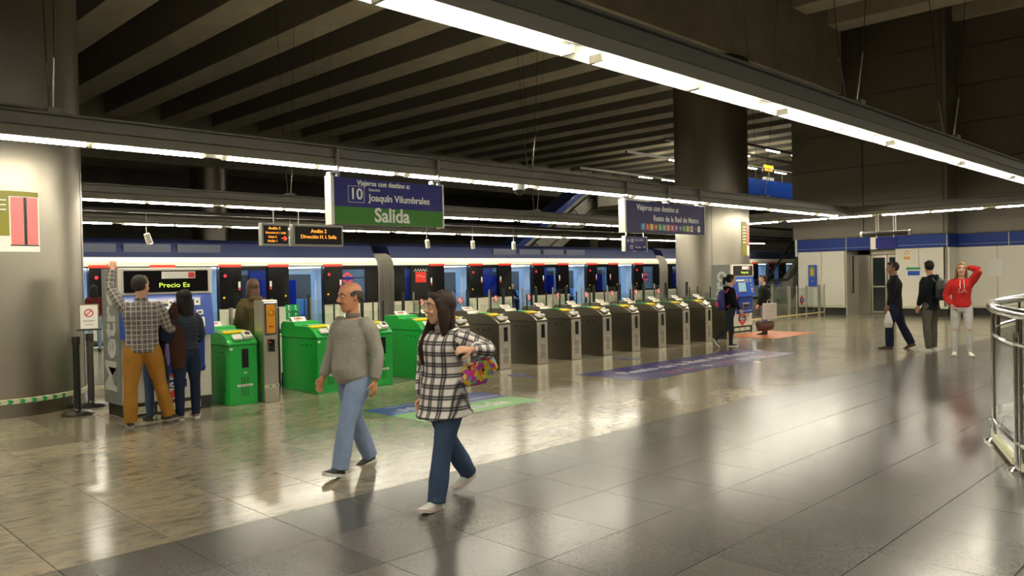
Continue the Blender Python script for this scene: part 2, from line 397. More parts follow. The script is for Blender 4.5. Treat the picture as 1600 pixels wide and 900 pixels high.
# doors in the recess
dr = struct(MB().box(30.55, 30.72, 10.15, 10.25, 0, 2.36).box(30.55, 30.72, 11.42, 11.86, 0, 2.36).box(30.55, 30.72, 10.15, 11.86, 2.2, 2.36).build('door_1', STEEL), 'steel framed double glass door in the wall recess')
DG = mat('dark_door_glass', (.03, .045, .045), .08, spec=.7)
for (y0, y1) in ((10.26, 10.82), (10.85, 11.41)):
    l = MB().box(30.60, 30.65, y0, y1, .02, .10).box(30.60, 30.65, y0, y1, 2.08, 2.18).box(30.60, 30.65, y0, y0+.06, .1, 2.08).box(30.60, 30.65, y1-.06, y1, .1, 2.08).build('door_leaf', STEEL, dr)
    MB().box(30.615, 30.635, y0+.06, y1-.06, .1, 2.08).build('glass_pane', DG, l)
    MB().box(30.57, 30.60, (y0+y1)/2-.2, (y0+y1)/2+.2, .98, 1.03).build('push_bar', STEEL, l)
MB().cyl((0, 0), .03, 0, .01, 10).build('round_sticker', RED, dr, loc=(30.58, 11.1, 2.28)).rotation_euler = (0, R(-90), 0)

# ================================================================== COLUMNS
def column(x, y, r, label, zt=7.95, seam=R(0)):
    t = thing('steel_column', label, 'column', (x, y, 0), 0)
    n = 72
    MB().lathe((0, 0, 0), [(r-.02, 0), (r-.02, .17), (r-.05, .18), (r-.05, .2)], n).build('plinth', mat('plinth_steel', (.30, .27, .22), .3, 1), t, True)
    b = MB().lathe((0, 0, 0), [(r, .20), (r, 3.9)], n).build('cladding', COLSTEEL, t, True)
    MB().lathe((0, 0, 0), [(r, 3.94), (r, zt)], n).build('upper_cladding', COLSTEEL, t, True)
    MB().lathe((0, 0, 0), [(r-.03, 3.88), (r-.03, 3.96)], n).build('joint_ring', DARKM, t, True)
    MB().lathe((0, 0, 0), [(r+.01, .175), (r+.018, .18), (r+.018, .235), (r+.01, .24)], n).build('pale_ring', SLIP, t, True)
    for k in range(4):
        a = seam+k*math.pi/2
        MB().box(-.006, .006, -.004, .004, .24, 3.9).build('vertical_seam', DARKM, t, loc=(r*math.cos(a), r*math.sin(a), 0)).rotation_euler = (0, 0, a+math.pi/2)
    return t
colL = column(2.70, 12.6, 1.08, 'large round brushed steel column at the left edge of the hall', seam=R(-118))
colR = column(21.3, 12.6, 1.08, 'round brushed steel column beyond the row of steel ticket gates', seam=R(-150))
colF = column(19.6, 43.0, 1.0, 'distant round column far behind the train', seam=0)
MB().lathe((0, 0, 0), [(1.12, 7.5), (1.14, 7.52), (1.14, 7.9), (1.10, 7.94)], 48).build('capital_ring', DARKM, colR, True)
# green arrows on ring of left column
for k in range(9):
    a = R(-116+k*7); rr = 1.1
    b = MB(); 
    p = lambda da, z, o_=0: ((rr+o_)*math.cos(a+da), (rr+o_)*math.sin(a+da), z)
    i0 = 0
    b.v = [p(-.035, .18), p(.01, .18), p(.035, .2075), p(.01, .235), p(-.035, .235), p(-.01, .2075)]
    b.v += [p(-.035, .18, .003), p(.01, .18, .003), p(.035, .2075, .003), p(.01, .235, .003), p(-.035, .235, .003), p(-.01, .2075, .003)]
    b.f = [(5, 4, 3, 2), (5, 2, 1, 0), (6, 7, 8, 11), (11, 8, 9, 10)]+[(q, (q+1) % 6, 6+(q+1) % 6, 6+q) for q in range(6)]
    b.build('green_arrow', GREENTAG if k % 1 == 0 else WHITE, colL)
def curved_panel(r, a0, a1, z0, z1, th=.004, n=10):
    b = MB(); rs = []
    for k in range(n+1):
        a = a0+(a1-a0)*k/n; c, s_ = math.cos(a), math.sin(a)
        rs.append([(r*c, r*s_, z0), ((r+th)*c, (r+th)*s_, z0), ((r+th)*c, (r+th)*s_, z1), (r*c, r*s_, z1)])
    return b.rings(rs)
OLIVE = mat('olive_print', (.24, .22, .015), .4); PINK = mat('salmon_print', (.78, .20, .20), .4)
ps = thing('poster', 'wall poster in white, olive and salmon pink wrapped on the left steel column', 'poster', (2.70, 12.6, 0))
curved_panel(1.082, R(-140), R(-74), 2.10, 2.87).build('sheet', PAPER, ps)
curved_panel(1.087, R(-140), R(-74.3), 2.80, 2.865, .003).build('olive_band', OLIVE, ps)
curved_panel(1.087, R(-140), R(-92.5), 2.30, 2.80, .003).build('olive_panel', OLIVE, ps)
curved_panel(1.087, R(-91.5), R(-84), 2.19, 2.79, .003).build('pink_column', PINK, ps)
curved_panel(1.087, R(-81.8), R(-75), 2.19, 2.79, .003).build('pink_column', PINK, ps)
curved_panel(1.087, R(-83.8), R(-82), 2.19, 2.79, .003).build('black_column', BLACK, ps)
curved_panel(1.087, R(-92), R(-74.6), 2.175, 2.187, .003).build('black_rule', BLACK, ps)
for k in range(3): curved_panel(1.0915, R(-100), R(-94), 2.62+.06*k, 2.635+.06*k, .002).build('print_line', PAPER, ps)

# ================================================================== SUSPENDED LIGHT BEAMS
ZT = 3.25
tubes_n = 0
def light_beam(P, D, L, label, starts, tl=1.36, gap=.02, near=False, cat='light', hang=()):
    """trunking beam starting at P running in unit direction D for length L, tubes at starts"""
    t = thing('light_trunking', label, cat, (P[0], P[1], P[2]), math.atan2(D[1], D[0]), 'suspended lighting beams')
    MB().box(0, L, -.13, .13, .17, .315).build('duct', TRUNK, t, bevel=.012)
    MB().box(0, L, -.16, .16, .315, .34).build('cap_flange', TRUNK, t)
    MB().prism([(-.15, .045), (-.13, .165), (.13, .165), (.15, .045), (.14, .045), (.11, .14), (-.11, .14), (-.14, .045)], 0, 0, L).build('reflector', mat('reflector_white', (.30, .29, .24), .4), t)
    for s0 in starts:
        for q in range(2):
            a = s0+q*(tl+gap)
            if a < 0.02 or a+tl > L: continue
            f = MB().box(a+.03, a+tl-.03, -.032, .032, .015, .048).build('tube', TUBE, t)
            if near or True:
                MB().box(a, a+.03, -.06, .06, .01, .07).box(a+tl-.03, a+tl, -.06, .06, .01, .07).build('tube_holder', WHITE, t)
    for h in hang:
        MB().box(h-.07, h+.07, -.14, .14, .34, .40).build('hanger_plate', GREYP, t)
        top = 9.9-P[2] 
        for sgn in (-1, 1):
            MB().tube([(h, sgn*.06, .40), (h+.0, sgn*.14, .95)], .010, 5).build('turnbuckle', STEEL, t)
            MB().tube([(h, sgn*.14, .95), (h, sgn*.55, top)], .005, 4).build('wire', DARKM, t)
    return t
st1 = [4.75+8+3.05*k for k in range(-5, 6)]
b1 = light_beam((-8, 3.78, ZT), (1, 0), 32.6, 'nearest long suspended light beam crossing the top right of the hall', [12.75+3.05*k-.0 for k in range(1, 7)]+[12.75-3.05*4, 12.75-3.05*3, 12.75-3.05*2, 12.75], near=True, hang=(17.6, 21.3, 29.0))
f = MB().box(10.78, 12.42, -.05, .05, .015, .055).build('tube', TUBE, b1)
MB().box(10.75, 10.78, -.06, .06, .01, .07).box(12.42, 12.45, -.06, .06, .01, .07).build('tube_holder', WHITE, b1)
b2 = light_beam((-8, 10.0, ZT), (1, 0), 32.6, 'second suspended light beam, above the ticket gates and holding the signs', [12.76+3.0*k for k in range(-4, 7)], hang=(10.75, 18.6, 27.5))
b3 = light_beam((-8, 16.3, ZT), (1, 0), 32.6, 'third suspended light beam, behind the ticket gates', [12.76+3.0*k for k in range(-3, 6)], hang=(17.3, 25.5))
b4 = light_beam((-8, 22.3, ZT), (1, 0), 60.0, 'fourth suspended light beam, along the platform edge beside the train', [12.76+3.0*k for k in range(-2, 13)], hang=(22.0, 34.0))
b5 = light_beam((-8, 29.0, ZT+.55), (1, 0), 60.0, 'suspended light beam over the far side of the train', [18.76+6.0*k for k in range(-2, 6)])
b6 = light_beam((24.9, -8, ZT), (0, 1), 26.2, 'cross light beam in front of the blue banded wall', [2.2+3.0*k for k in range(0, 7)], hang=(12.0,))
b7 = light_beam((-8, -2.6, ZT), (1, 0), 30.0, 'suspended light beam behind the viewer', [.5+3.0*k for k in range(9)])
tag(b7, 'suspended light beam on the near side of the hall, out of the photo')
# cable trays near beam 3/4
for (y, z, lab) in ((18.8, 3.75, 'dark cable tray above the back of the ticket gates'), (20.6, 3.45, 'dark cable tray just before the train')):
    t = thing('cable_tray', lab, 'cable tray', (-8, y, z))
    MB().box(0, 58, -.14, .14, 0, .015).box(0, 58, -.15, -.14, 0, .08).box(0, 58, .14, .15, 0, .08).build('tray', DARKM, t)
    MB().tube([(0, .0, .05), (58, .0, .05)], .035, 6).build('cable', BLACK, t)

# spotlights on beam 4
SPOTW = mat('spotlight_white', (.75, .72, .62), .4)
SPOTE = mat('spotlight_lens', (1, 1, 1), .3, emit=(1, .95, .8), es=6)
for k, (x, y, nm) in enumerate(((8.3, 22.1, 'above the first train car'), (12.6, 22.1, 'beside the train gangway'), (18.0, 22.1, 'between the two hanging signs'), (20.2, 22.1, 'nearest the middle of the train'), (22.4, 22.1, 'left of the small blue sign'), (40.5, 22.1, 'above the train beside the right hand wall'), (30.5, 22.1, 'behind the second blue hanging sign'))):
    t = thing('spotlight', 'small white spotlight hanging '+nm, 'spotlight', (x, y, 3.02 if y > 21 else 3.2), R(20*k))
    MB().tube([(0, 0, 0), (.09, .05, -.26)], [(.075, .075), (.09, .09)], 12).build('housing', SPOTW, t, True)
    MB().tube([(.091, .052, -.262), (.093, .053, -.27)], .075, 12).build('lens', SPOTE, t)
    MB().tube([(0, 0, 0), (0, 0, .62)], .012, 6).build('stem', SPOTW, t)
    t.rotation_euler = (0, 0, R(-10+6*k)); MB().box(-.03, .03, -.01, .10, .56, .62).build('bracket', SPOTW, t)

# dome camera on beam 2
t = thing('dome_camera', 'small round dome camera under the second light beam', 'camera', (10.15, 9.85, 3.19))
MB().lathe((0, 0, 0), [(.02, .1), (.10, .09), (.11, .02), (.10, 0)], 20).build('housing', WHITE, t, True)
MB().lathe((0, 0, 0), [(.09, 0), (.08, -.05), (.05, -.08), (.01, -.095)], 20).build('dome', BLACKG, t, True)

# ================================================================== HANGING SIGNS
def sign_box(x0, x1, y, z0, z1, label, th=.14):
    t = thing('hanging_sign', label, 'sign', (x0, y, z0))
    W, H = x1-x0, z1-z0
    MB().box(-.05, .0, -th/2-.01, th/2+.01, -.02, H+.02).box(W, W+.03, -th/2-.01, th/2+.01, -.02, H+.02).build('end_frame', WHITE, t)
    return t, W, H
def hangers(t, xs, z0, z1):
    for x in xs:
        MB().box(x-.06, x+.10, -.05, .05, z1-.13, z1-.10).box(x-.06, x-.03, -.05, .05, z0+.02, z1-.10).build('white_bracket', WHITE, t)
        MB().box(x+.08, x+.11, -.03, .03, z0+.02, z1+.22).build('hanger', GREYP, t)
        MB().tube([(x, 0, z0-.01), (x, 0, z1-.1)], .012, 6).build('hook', CHROME, t)
t, W, H = sign_box(6.26, 8.27, 9.82, 2.47, 3.13, 'blue and green hanging exit sign reading Salida, with line 10')
MB().box(0, W, -.07, .07, .245, H).build('blue_panel', SIGNBLUE, t)
MB().box(0, W, -.07, .07, 0, .245).build('green_panel', SIGNGREEN, t)
text('Viajeros con destino a:', .105, SIGNWHITE, t, (.88, -.073, .60), bold=.003)
text('Estación:', .058, SIGNWHITE, t, (.60, -.073, .51), align='LEFT', bold=.0005)
text('Joaquín Vilumbrales', .145, SIGNWHITE, t, (.60, -.073, .39), align='LEFT', bold=.003)
text('10', .23, SIGNWHITE, t, (.38, -.073, .43), bold=.004)
MB().box(.24, .52, -.074, -.07, .31, .315).box(.24, .52, -.074, -.07, .545, .55).box(.24, .245, -.074, -.07, .31, .55).box(.515, .52, -.074, -.07, .31, .55).build('number_frame', SIGNWHITE, t)
text('Salida', .29, SIGNWHITE, t, (1.02, -.073, .13), bold=.007)
hangers(t, (.02, 1.90), H, H+.20)
t, W, H = sign_box(13.16, 16.15, 9.82, 2.53, 3.17, 'large purple blue hanging sign with coloured line numbers')
MB().box(0, W, -.07, .07, 0, H).build('blue_panel', mat('sign_purple', (.028, .022, .13), .4, spec=.25), t)
text('Viajeros con destino a:', .17, SIGNWHITE, t, (1.15, -.073, .51), bold=.003)
text('Resto de la Red de Metro', .17, SIGNWHITE, t, (1.85, -.073, .30), bold=.003)
LC = [(.05, .45, .6), (.7, .03, .03), (.75, .6, .02), (.55, .1, .05), (.1, .5, .15), (.25, .4, .35), (.8, .3, .05), (.75, .1, .2), (.45, .1, .25), (.02, .05, .3), (.05, .3, .1), (.6, .55, .05)]
for k in range(12):
    cm = mat('line_colour_%s' % 'abcdefghijkl'[k], LC[k], .4)
    x = .52+k*.155
    MB().box(x, x+.125, -.075, -.07, .05, .18).build('line_badge', cm, t)
    text(str(k+1), .11, SIGNWHITE, t, (x+.062, -.077, .113), sx=.7 if k > 8 else 1, bold=.001)
MB().box(2.40, 2.50, -.075, -.07, .05, .18).build('line_badge', SIGNWHITE, t); text('R', .11, SIGNBLUE, t, (2.45, -.077, .115))
text('ML', .08, RED, t, (2.60, -.077, .115), bold=.002)
MB().box(2.70, 2.80, -.075, -.07, .05, .18).build('line_badge', SIGNWHITE, t); text('1', .11, SIGNBLUE, t, (2.75, -.077, .115))
hangers(t, (.05, 1.55, 2.85), H, H+.18)
t, W, H = sign_box(21.6, 22.8, 16.1, 2.45, 2.93, 'small blue hanging direction sign for lines 10 and 12, below the second beam', .12)
MB().box(0, W, -.05, .05, 0, H).build('blue_panel', SIGNBLUE, t)
text('←10', .20, SIGNWHITE, t, (.27, -.053, .34), bold=.003); text('12', .18, SIGNWHITE, t, (.33, -.053, .12), bold=.003)
text('Puerta del Sur', .085, SIGNWHITE, t, (.55, -.053, .37), align='LEFT'); text('MetroSur', .085, SIGNWHITE, t, (.55, -.053, .12), align='LEFT'); text('→', .18, SIGNWHITE, t, (1.07, -.053, .12), bold=.003)
for x in (.1, 1.1): MB().tube([(x, 0, H), (x, 0, .85)], .012, 6).build('hanger', CHROME, t)

# LED displays
LED = mat('led_orange', (.9, .3, .02), .5, emit=(1, .32, .03), es=1.1); LEDR = mat('led_red', (.9, .05, .02), .5, emit=(1, .06, .02), es=1.2)
t = thing('led_display', 'grey framed electronic display with orange text, right one of the pair before the train', 'display', (9.2, 16.1, 2.44))
MB().box(0, 1.32, -.08, .08, 0, .5).build('housing', GREYP, t, bevel=.01)
MB().box(.05, 1.27, -.085, -.08, .05, .45).build('screen', mat('led_screen_black', (.012, .011, .010), .45, spec=.2), t)
text('Andén 2', .12, LED, t, (.66, -.088, .35)); text('Dirección H. I. Sofía', .115, LED, t, (.66, -.088, .22))
for x in (.2, 1.1): MB().tube([(x, 0, .5), (x, 0, .87)], .015, 6).build('hanger', GREYP, t)
t = thing('led_display', 'smaller electronic display with orange text and a red arrow, left one of the pair', 'display', (8.45, 16.1, 2.44))
MB().box(0, .66, -.08, .08, 0, .5).build('housing', GREYP, t, bevel=.01)
MB().box(.04, .62, -.085, -.08, .05, .45).build('screen', mat('led_screen_black', (.012, .011, .010), .45, spec=.2), t)
text('Andén 2', .085, LED, t, (.3, -.088, .39)); text('Dirección H. I. Sofía', .06, LED, t, (.33, -.088, .29)); text('Línea 2', .07, LED, t, (.25, -.088, .2)); text('Andén 1', .07, LED, t, (.25, -.088, .11)); text('→', .16, LEDR, t, (.53, -.088, .17), bold=.004)
MB().tube([(.33, 0, .5), (.33, 0, .87)], .015, 6).build('hanger', GREYP, t)

# ================================================================== TICKET GATES
SILV = mat('bright_silver', (.78, .76, .70), .3, .35)
def make_gate(body, W, green):
    t = thing('ticket_gate', 'steel ticket gate in the row', 'ticket gate', (0, 0, 0))
    L = 1.35
    MB().box(0, W, .0, L, 0, .80).build('cabinet', body, t, bevel=.006)
    prof = [(0.0, .805), (.0, .83), (.05, .875), (.14, .925), (.26, .965), (.40, .985), (.80, .985), (.84, 1.04), (1.28, 1.04), (1.35, 1.0), (1.35, .805)]
    MB().prism(prof, 0, -.008, W+.008).build('top_cover', body, t, bevel=.006)
    MB().box(-.003, W+.003, .003, L-.003, .798, .808).build('shadow_gap', BLACK, t)
    for k in range(3): MB().box(-.004, .004, .20+.16*k, .26+.16*k, .70, .715).build('side_slot', BLACK, t)
    cx = W*.56
    MB().box(cx-.055, cx+.055, -.006, .01, .49, .76).build('display', BLACKG, t, bevel=.02)
    g = text('↑' if not green else '✕', .07, mat('led_green', (.02, .5, .1), .5, emit=(.05, .8, .2), es=.8), None, (cx, -.008, .57)); bpy.data.objects.remove(g)
    MB().box(cx-.02, cx+.02, -.003, .001, .42, .44).build('label', PAPER, t)
    b = MB()
    for i in range(3):
        for j in range(9):
            b.box(cx-.05+.04*i-.009, cx-.05+.04*i+.012, -.002, .001, .12+.029*j, .136+.029*j)
    b.build('vent_slots', BLACK, t)
    MB().box(cx-.12, cx+.10, -.004, .001, .245, .275).build('sticker', PAPER, t)
    text('ENTRADA', .032, BLACK, t, (cx-.01, -.005, .26), ext=.0005)
    MB().box(.01, .05, -.003, .001, .745, .775).build('number_plate', PAPER, t)
    # readers on sloped nose
    c0 = Vector((W*.55, .12, .93)); ay = Vector((0, .84, .45)).normalized(); az = Vector((0, -.45, .84)).normalized()
    MB().obox(c0+az*.012-ay*.06-Vector((W*.2, 0, 0)), (1, 0, 0), ay, az, W*.17, .06, .018).build('card_reader', SILV, t, bevel=.008)
    MB().obox(c0+az*.02-ay*.03+Vector((W*.17, 0, 0)), (1, 0, 0), ay, az, W*.16, .075, .028).build('ticket_slot', SILV, t, bevel=.01)
    MB().obox(c0+az*.05-ay*.03+Vector((W*.17, 0, 0)), (1, 0, 0), ay, az, W*.08, .03, .004).build('slot_mouth', BLACK, t)
    MB().obox((W*.45, .27, .975), (1, 0, 0), (0, .97, .2), (0, -.2, .97), W*.42, .06, .012).build('yellow_reader', YEL, t, bevel=.006)
    MB().box(W*.1, W*.9, .42, .62, .985, 1.0).build('green_pad' , GREENTAG, t, bevel=.005)
    MB().obox((W*.25, .90, 1.075), (1, 0, 0), (0, .8, .6), (0, -.6, .8), .12, .055, .003).build('notice_card', PAPER, t)
    MB().obox((W*.25, .905, 1.083), (1, 0, 0), (0, .8, .6), (0, -.6, .8), .07, .012, .001).build('notice_print', RED, t)
    # glass paddles
    for (y, s) in ((.78, 1), (1.16, 1)):
        MB().box(W, W+.27, y-.006, y+.006, .25, 1.14).build('glass_paddle', GLASS, t)
        MB().box(W+.265, W+.283, y-.012, y+.012, .25, 1.30).build('paddle_edge', RUBBER, t)
    MB().box(.02, .035, .70, 1.2, 1.04, 1.22).build('glass_screen', GLASSG, t)
    MB().box(-.01, W+.01, L-.02, L+.02, .0, .25).build('foot_plate', DARKM, t)
    return t
GST = brushed('gate_side_steel', (.27, .24, .185), .34, (10, 10, .8))
gs = make_gate(GST, .29, False)
MB().box(.004, .286, -.004, .002, .01, .795).build('front_panel', brushed('gate_steel_lit_front', (.66, .62, .52), .33), gs)  # same steel as the cabinet, paler to paint in light on the front
for o_ in gs.children:
    if o_.name.split('.')[0] in ('display', 'label', 'vent_slots', 'sticker', 'lettering', 'number_plate'): o_.location.y -= .003
ords = ['first', 'second', 'third', 'fourth', 'fifth', 'sixth', 'seventh', 'eighth', 'ninth', 'tenth', 'eleventh']
names = ['steel ticket gate half hidden behind the woman in the plaid shirt'] + \
        ['steel ticket gate, %s fully visible one right of the plaid shirted woman' % o for o in ords[:7]] + \
        ['steel ticket gate just left of the person with the blue backpack', 'steel ticket gate at the far right end, mostly behind the backpack wearer']
for k in range(10):
    g = gs if k == 0 else copy_tree(gs)
    g.location = (9.82+.985*(k-1), 10.1, 0); g['label'] = names[k]; g['group'] = 'steel ticket gates'
gg = make_gate(GREEN, .40, True)
for k, (x, lab) in enumerate(((4.84, 'green ticket gate beside the steel intercom pillar, nearest the ticket machine'), (6.18, 'wide green ticket gate left of the man in the grey sweater'), (7.12, 'green ticket gate mostly hidden behind the man in the grey sweater'), (8.12, 'green ticket gate between the walking man and the plaid shirted woman'))):
    g = gg if k == 0 else copy_tree(gg)
    g.scale = (1, .76, 1); g.location = (x, 10.15, 0); g['label'] = lab; g['group'] = 'green ticket gates'
    if k < 1:
        for ch in list(g.children):
            if ch.name.split('.')[0] in ('display', 'sticker', 'lettering', 'card_reader', 'ticket_slot', 'slot_mouth', 'yellow_reader'): pass

# black posts standing behind the gates
for k, x in enumerate([5.9, 6.95, 8.0, 8.9]+[9.5+.985*i for i in range(10)]):
    t = tag(MB().box(x-.015, x+.015, 11.62, 11.68, 0, 1.42).build('barrier_post', RUBBER), 'thin black barrier post behind the ticket gates, %s from the left' % (ords+['twelfth', 'thirteenth', 'fourteenth'])[k], 'post', 'thin black barrier posts behind the gates')
# glass screen behind gates with no entry stickers
REDS = mat('sticker_red', (.6, .03, .03), .4)
for k in range(9):
    x0 = 9.35+.985*k
    t = thing('glass_screen', 'glass screen with a round red no-entry sticker, %s from the left behind the steel gates' % ords[k], 'glass screen', (x0, 11.9, 0), 0, 'glass screens with no-entry stickers')
    MB().box(0, .34, -.005, .005, .05, 1.36).build('pane', GLASS, t)
    b = MB(); b.tube([(.17+.065*math.cos(q*math.pi/8), -.008, 1.2+.065*math.sin(q*math.pi/8)) for q in range(16)], .010, 5, ref=(0, 1, 0), closed=True)
    b.obox((.17, -.008, 1.2), (.7, 0, .7), (0, 1, 0), (-.7, 0, .7), .06, .003, .009)
    b.build('no_entry_ring', REDS, t)
    MB().tube([(.17, -.006, 1.2), (.17, -.005, 1.2)], .062, 14).build('sticker_back', PAPER, t)
    MB().box(-.02, .0, -.015, .015, 0, 1.40).build('post', STEEL, t)
    MB().box(.0, .34, -.02, .02, 0, .05).build('foot_rail', STEEL, t)
# glass partition with green pictograms near the green gates
for (x0, x1, lab, pic) in ((4.62, 5.16, 'glass panel with a green pictogram sign right of the left ticket machine', (4.95,)), (6.35, 7.55, 'glass panel with green pictogram squares behind the wide green gate', (6.58,))):
    t = thing('glass_screen', lab, 'glass screen', (x0, 11.75, 0))
    MB().box(0, x1-x0, -.006, .006, .05, 1.33).build('pane', GLASS, t)
    MB().box(-.035, 0, -.03, .03, 0, 1.38).box((x1-x0)*.55, (x1-x0)*.55+.05, -.03, .03, 0, 1.38).box(0, x1-x0, -.02, .02, 0, .05).build('frame', STEEL, t)
    for p in pic:
        for i in range(2):
            for j in range(2):
                q = MB().box(p-x0+.125*i, p-x0+.118+.125*i, -.010, -.007, 1.03+.125*j, 1.148+.125*j).build('pictogram_square', GREENTAG, t)
                MB().cyl((0, 0), .014, 0, .003, 8).build('pictogram_head', SIGNWHITE, q, loc=(p-x0+.055+.125*i, -.010, 1.12+.125*j)).rotation_euler = (R(90), 0, 0)
                MB().tube([(p-x0+.055+.125*i, -.011, 1.10+.125*j), (p-x0+.05+.125*i, -.011, 1.065+.125*j), (p-x0+.08+.125*i, -.011, 1.06+.125*j), (p-x0+.085+.125*i, -.011, 1.045+.125*j)], .007, 4).build('pictogram_body', SIGNWHITE, q)

# steel panel behind the parka woman's passage
t = thing('passage_wall', 'pale narrow side wall of the passage beside the wide green gate', 'partition', (6.16, 11.15, 0))
MB().box(-.05, 0, .10, .95, 0, 1.12).build('panel', mat('pale_panel', (.55, .52, .44), .4), t)
MB().box(-.055, .005, .05, .10, 0, 1.25).build('edge_strip', RUBBER, t)

# intercom pillar
t = thing('intercom_pillar', 'slim steel intercom pillar with an orange call panel beside the first green gate', 'intercom', (5.27, 10.02, 0))
MB().box(0, .22, 0, .26, 0, 1.40).build('pillar', STEEL, t, bevel=.008)
f = MB().box(.02, .20, -.012, 0, .92, 1.37).build('panel_frame', CHROME, t, bevel=.005)
MB().box(.045, .175, -.018, -.012, .95, 1.34).build('orange_panel', ORANGE, t, bevel=.004)
b = MB(); b.tube([(.11+.04*math.cos(q*math.pi/8), -.022, 1.23+.04*math.sin(q*math.pi/8)) for q in range(16)], .007, 6, ref=(0, 1, 0), closed=True); b.build('speaker_ring', mat('orange_dark', (.55, .2, .0), .4), t, True)
o = MB().ell((0, 0, 0), .026, .012, .026).build('call_button', YEL, t, True); o.location = (.11, -.02, 1.23)
MB().box(.075, .145, -.0195, -.018, 1.03, 1.05).build('print_line', REDS, t)
MB().box(.045, .175, -.012, 0, .68, .88).build('reader_frame', CHROME, t, bevel=.005)
MB().box(.065, .155, -.016, -.012, .70, .86).build('reader_window', BLACKG, t)
MB().box(.085, .095, -.018, -.015, .82, .83).build('red_light', LEDR, t)
MB().box(0, .22, -.003, 0, .20, .245).build('pale_strip', SLIP, t)
MB().prism([(.06, .21), (.09, .21), (.11, .2225), (.09, .235), (.06, .235), (.08, .2225)], 1, -.006, -.003).build('green_arrow', GREENTAG, t)
MB().prism([(.16, .21), (.19, .21), (.21, .2225), (.19, .235), (.16, .235), (.18, .2225)], 1, -.006, -.003).build('green_arrow', GREENTAG, t)

# ================================================================== TICKET MACHINES
def ticket_machine(loc, label):
    t = thing('ticket_machine', label, 'ticket machine', loc)
    W, D, H = 1.15, .62, 1.86
    body = mat('machine_white', (.74, .70, .61), .4)
    MB().box(0, W, .04, D, .16, H-.005).build('cabinet', body, t, bevel=.008)
    MB().box(-.006, 0, .03, D+.005, .16, H).build('side_panel', mat('machine_grey', (.20, .215, .20), .4), t)
    text('Metro', .56, mat('machine_lettering', (.50, .52, .47), .4), t, (-.008, D*.56, .99), rot=(0, R(-90), 0), bold=.012, sx=.98)
    MB().box(.03, W-.03, .02, D-.03, 0, .16).build('recess', mat('dark_plinth2', (.02, .018, .016), .4), t)
    for (a, b_) in ((.12, .38), (.42, .68), (.72, .98)): MB().box(a, b_, .012, .03, .03, .12).build('plinth_light', mat('plinth_pale', (.66, .64, .45), .4), t)
    MB().box(-.01, W+.01, -.02, .05, H-.34, H).build('header_frame', body, t, bevel=.008)
    MB().box(.04, W-.05, -.028, -.02, H-.31, H-.035).build('header_display', BLACKG, t)
    text('Precio Es', .085, mat('led_yellow', (.5, .7, .05), .5, emit=(.45, .65, .06), es=.7), t, (.66, -.03, H-.225), sx=1.25)
    MB().box(.50, .93, -.034, -.028, H-.14, H-.05).build('notice_strip', PAPER, t); MB().box(.84, .92, -.036, -.034, H-.13, H-.06).build('notice_red', REDS, t)
    MB().prism([(-.02, 1.52), (-.10, .98), (.05, .98), (.05, 1.52)], 0, .0, W).build('blue_console', BLUE, t, bevel=.008)
    MB().prism([(.04, 1.0), (-.06, .98), (-.04, .60), (-.07, .55), (-.03, .50), (.05, .5)], 0, .28, W-.12).build('lower_console', mat('blue_deep', (.012, .045, .33), .3), t, bevel=.01)
    # console slope frame
    a = Vector((0, -.08, -.54)).normalized(); n = Vector((0, -.989, .147))
    def on(x, s, hx, hz, th, nm, mm, par=t, off=0):
        c = Vector((x, -.02, 1.52))+a*s+n*(th/2+off)
        return MB().obox(c, (1, 0, 0), a, n, hx, hz, th/2).build(nm, mm, par, bevel=.003)
    on(.36, .10, .22, .025, .012, 'coin_tray', PAPER)
    for x in (.60, .75, .94): 
        p = on(x, .11, .04, .045, .015, 'slot_plate', mat('plate_silver', (.6, .6, .55), .3, .6)); on(x, .11, .015, .012, .004, 'slot', BLACK, t, .015)
    on(.96, .25, .045, .03, .02, 'coin_slot', mat('plate_silver', (.6, .6, .55)), t); on(.96, .25, .025, .012, .004, 'slot', BLACK, t, .02)
    on(.97, .38, .05, .065, .015, 'card_reader', mat('plate_silver', (.6, .6, .55)), t); on(.975, .385, .02, .018, .004, 'slot', BLACK, t, .015); on(.965, .42, .03, .018, .004, 'red_label', REDS, t, .015)
    on(.42, .29, .20, .13, .018, 'screen_frame', mat('plate_silver', (.6, .6, .55)), t); on(.42, .29, .175, .105, .004, 'screen', mat('screen_glow', (.15, .25, .3), .2, emit=(.25, .45, .5), es=.35), t, .018)
    MB().box(.42, .80, -.078, -.05, .66, .80).build('ticket_tray', mat('tray_steel', (.4, .38, .34), .3, .8), t, bevel=.01)
    MB().box(.46, .76, -.082, -.075, .68, .76).build('tray_mouth', BLACK, t)
    # emblem
    b = MB(); cx, cz = .60, .36
    def ring(dz): return [(-.17, dz*.05), (0, dz*.21), (.17, dz*.05), (.09, dz*.05), (0, dz*.125), (-.09, dz*.05)]
    for s_ in (1, -1):
        MB().prism([(cx+p, cz+q) for p, q in [(-.19, s_*.045), (-.19, s_*.07), (0, s_*.20), (.19, s_*.07), (.19, s_*.045), (.10, s_*.045), (0, s_*.10), (-.10, s_*.045)]], 1, .034, .041).build('emblem_red', RED, t)
    MB().box(cx-.21, cx+.21, .034, .041, cz-.052, cz+.052).build('emblem_bar', SIGNBLUE, t)
    text('Metro', .12, SIGNWHITE, t, (cx, .031, cz), bold=.003)
    MB().box(.90, 1.06, .036, .041, .40, .62).build('access_door', body, t, bevel=.002)
    MB().cyl((0, 0), .018, 0, .02, 14).build('lock', CHROME, t, True, loc=(.99, .038, .60)).rotation_euler = (R(90), 0, 0)
    MB().box(.955, 1.0, .033, .037, .50, .54).build('yellow_label', YEL, t)
    return t
ticket_machine((3.53, 10.3, 0), 'blue and white ticket machine at the left, used by the couple')
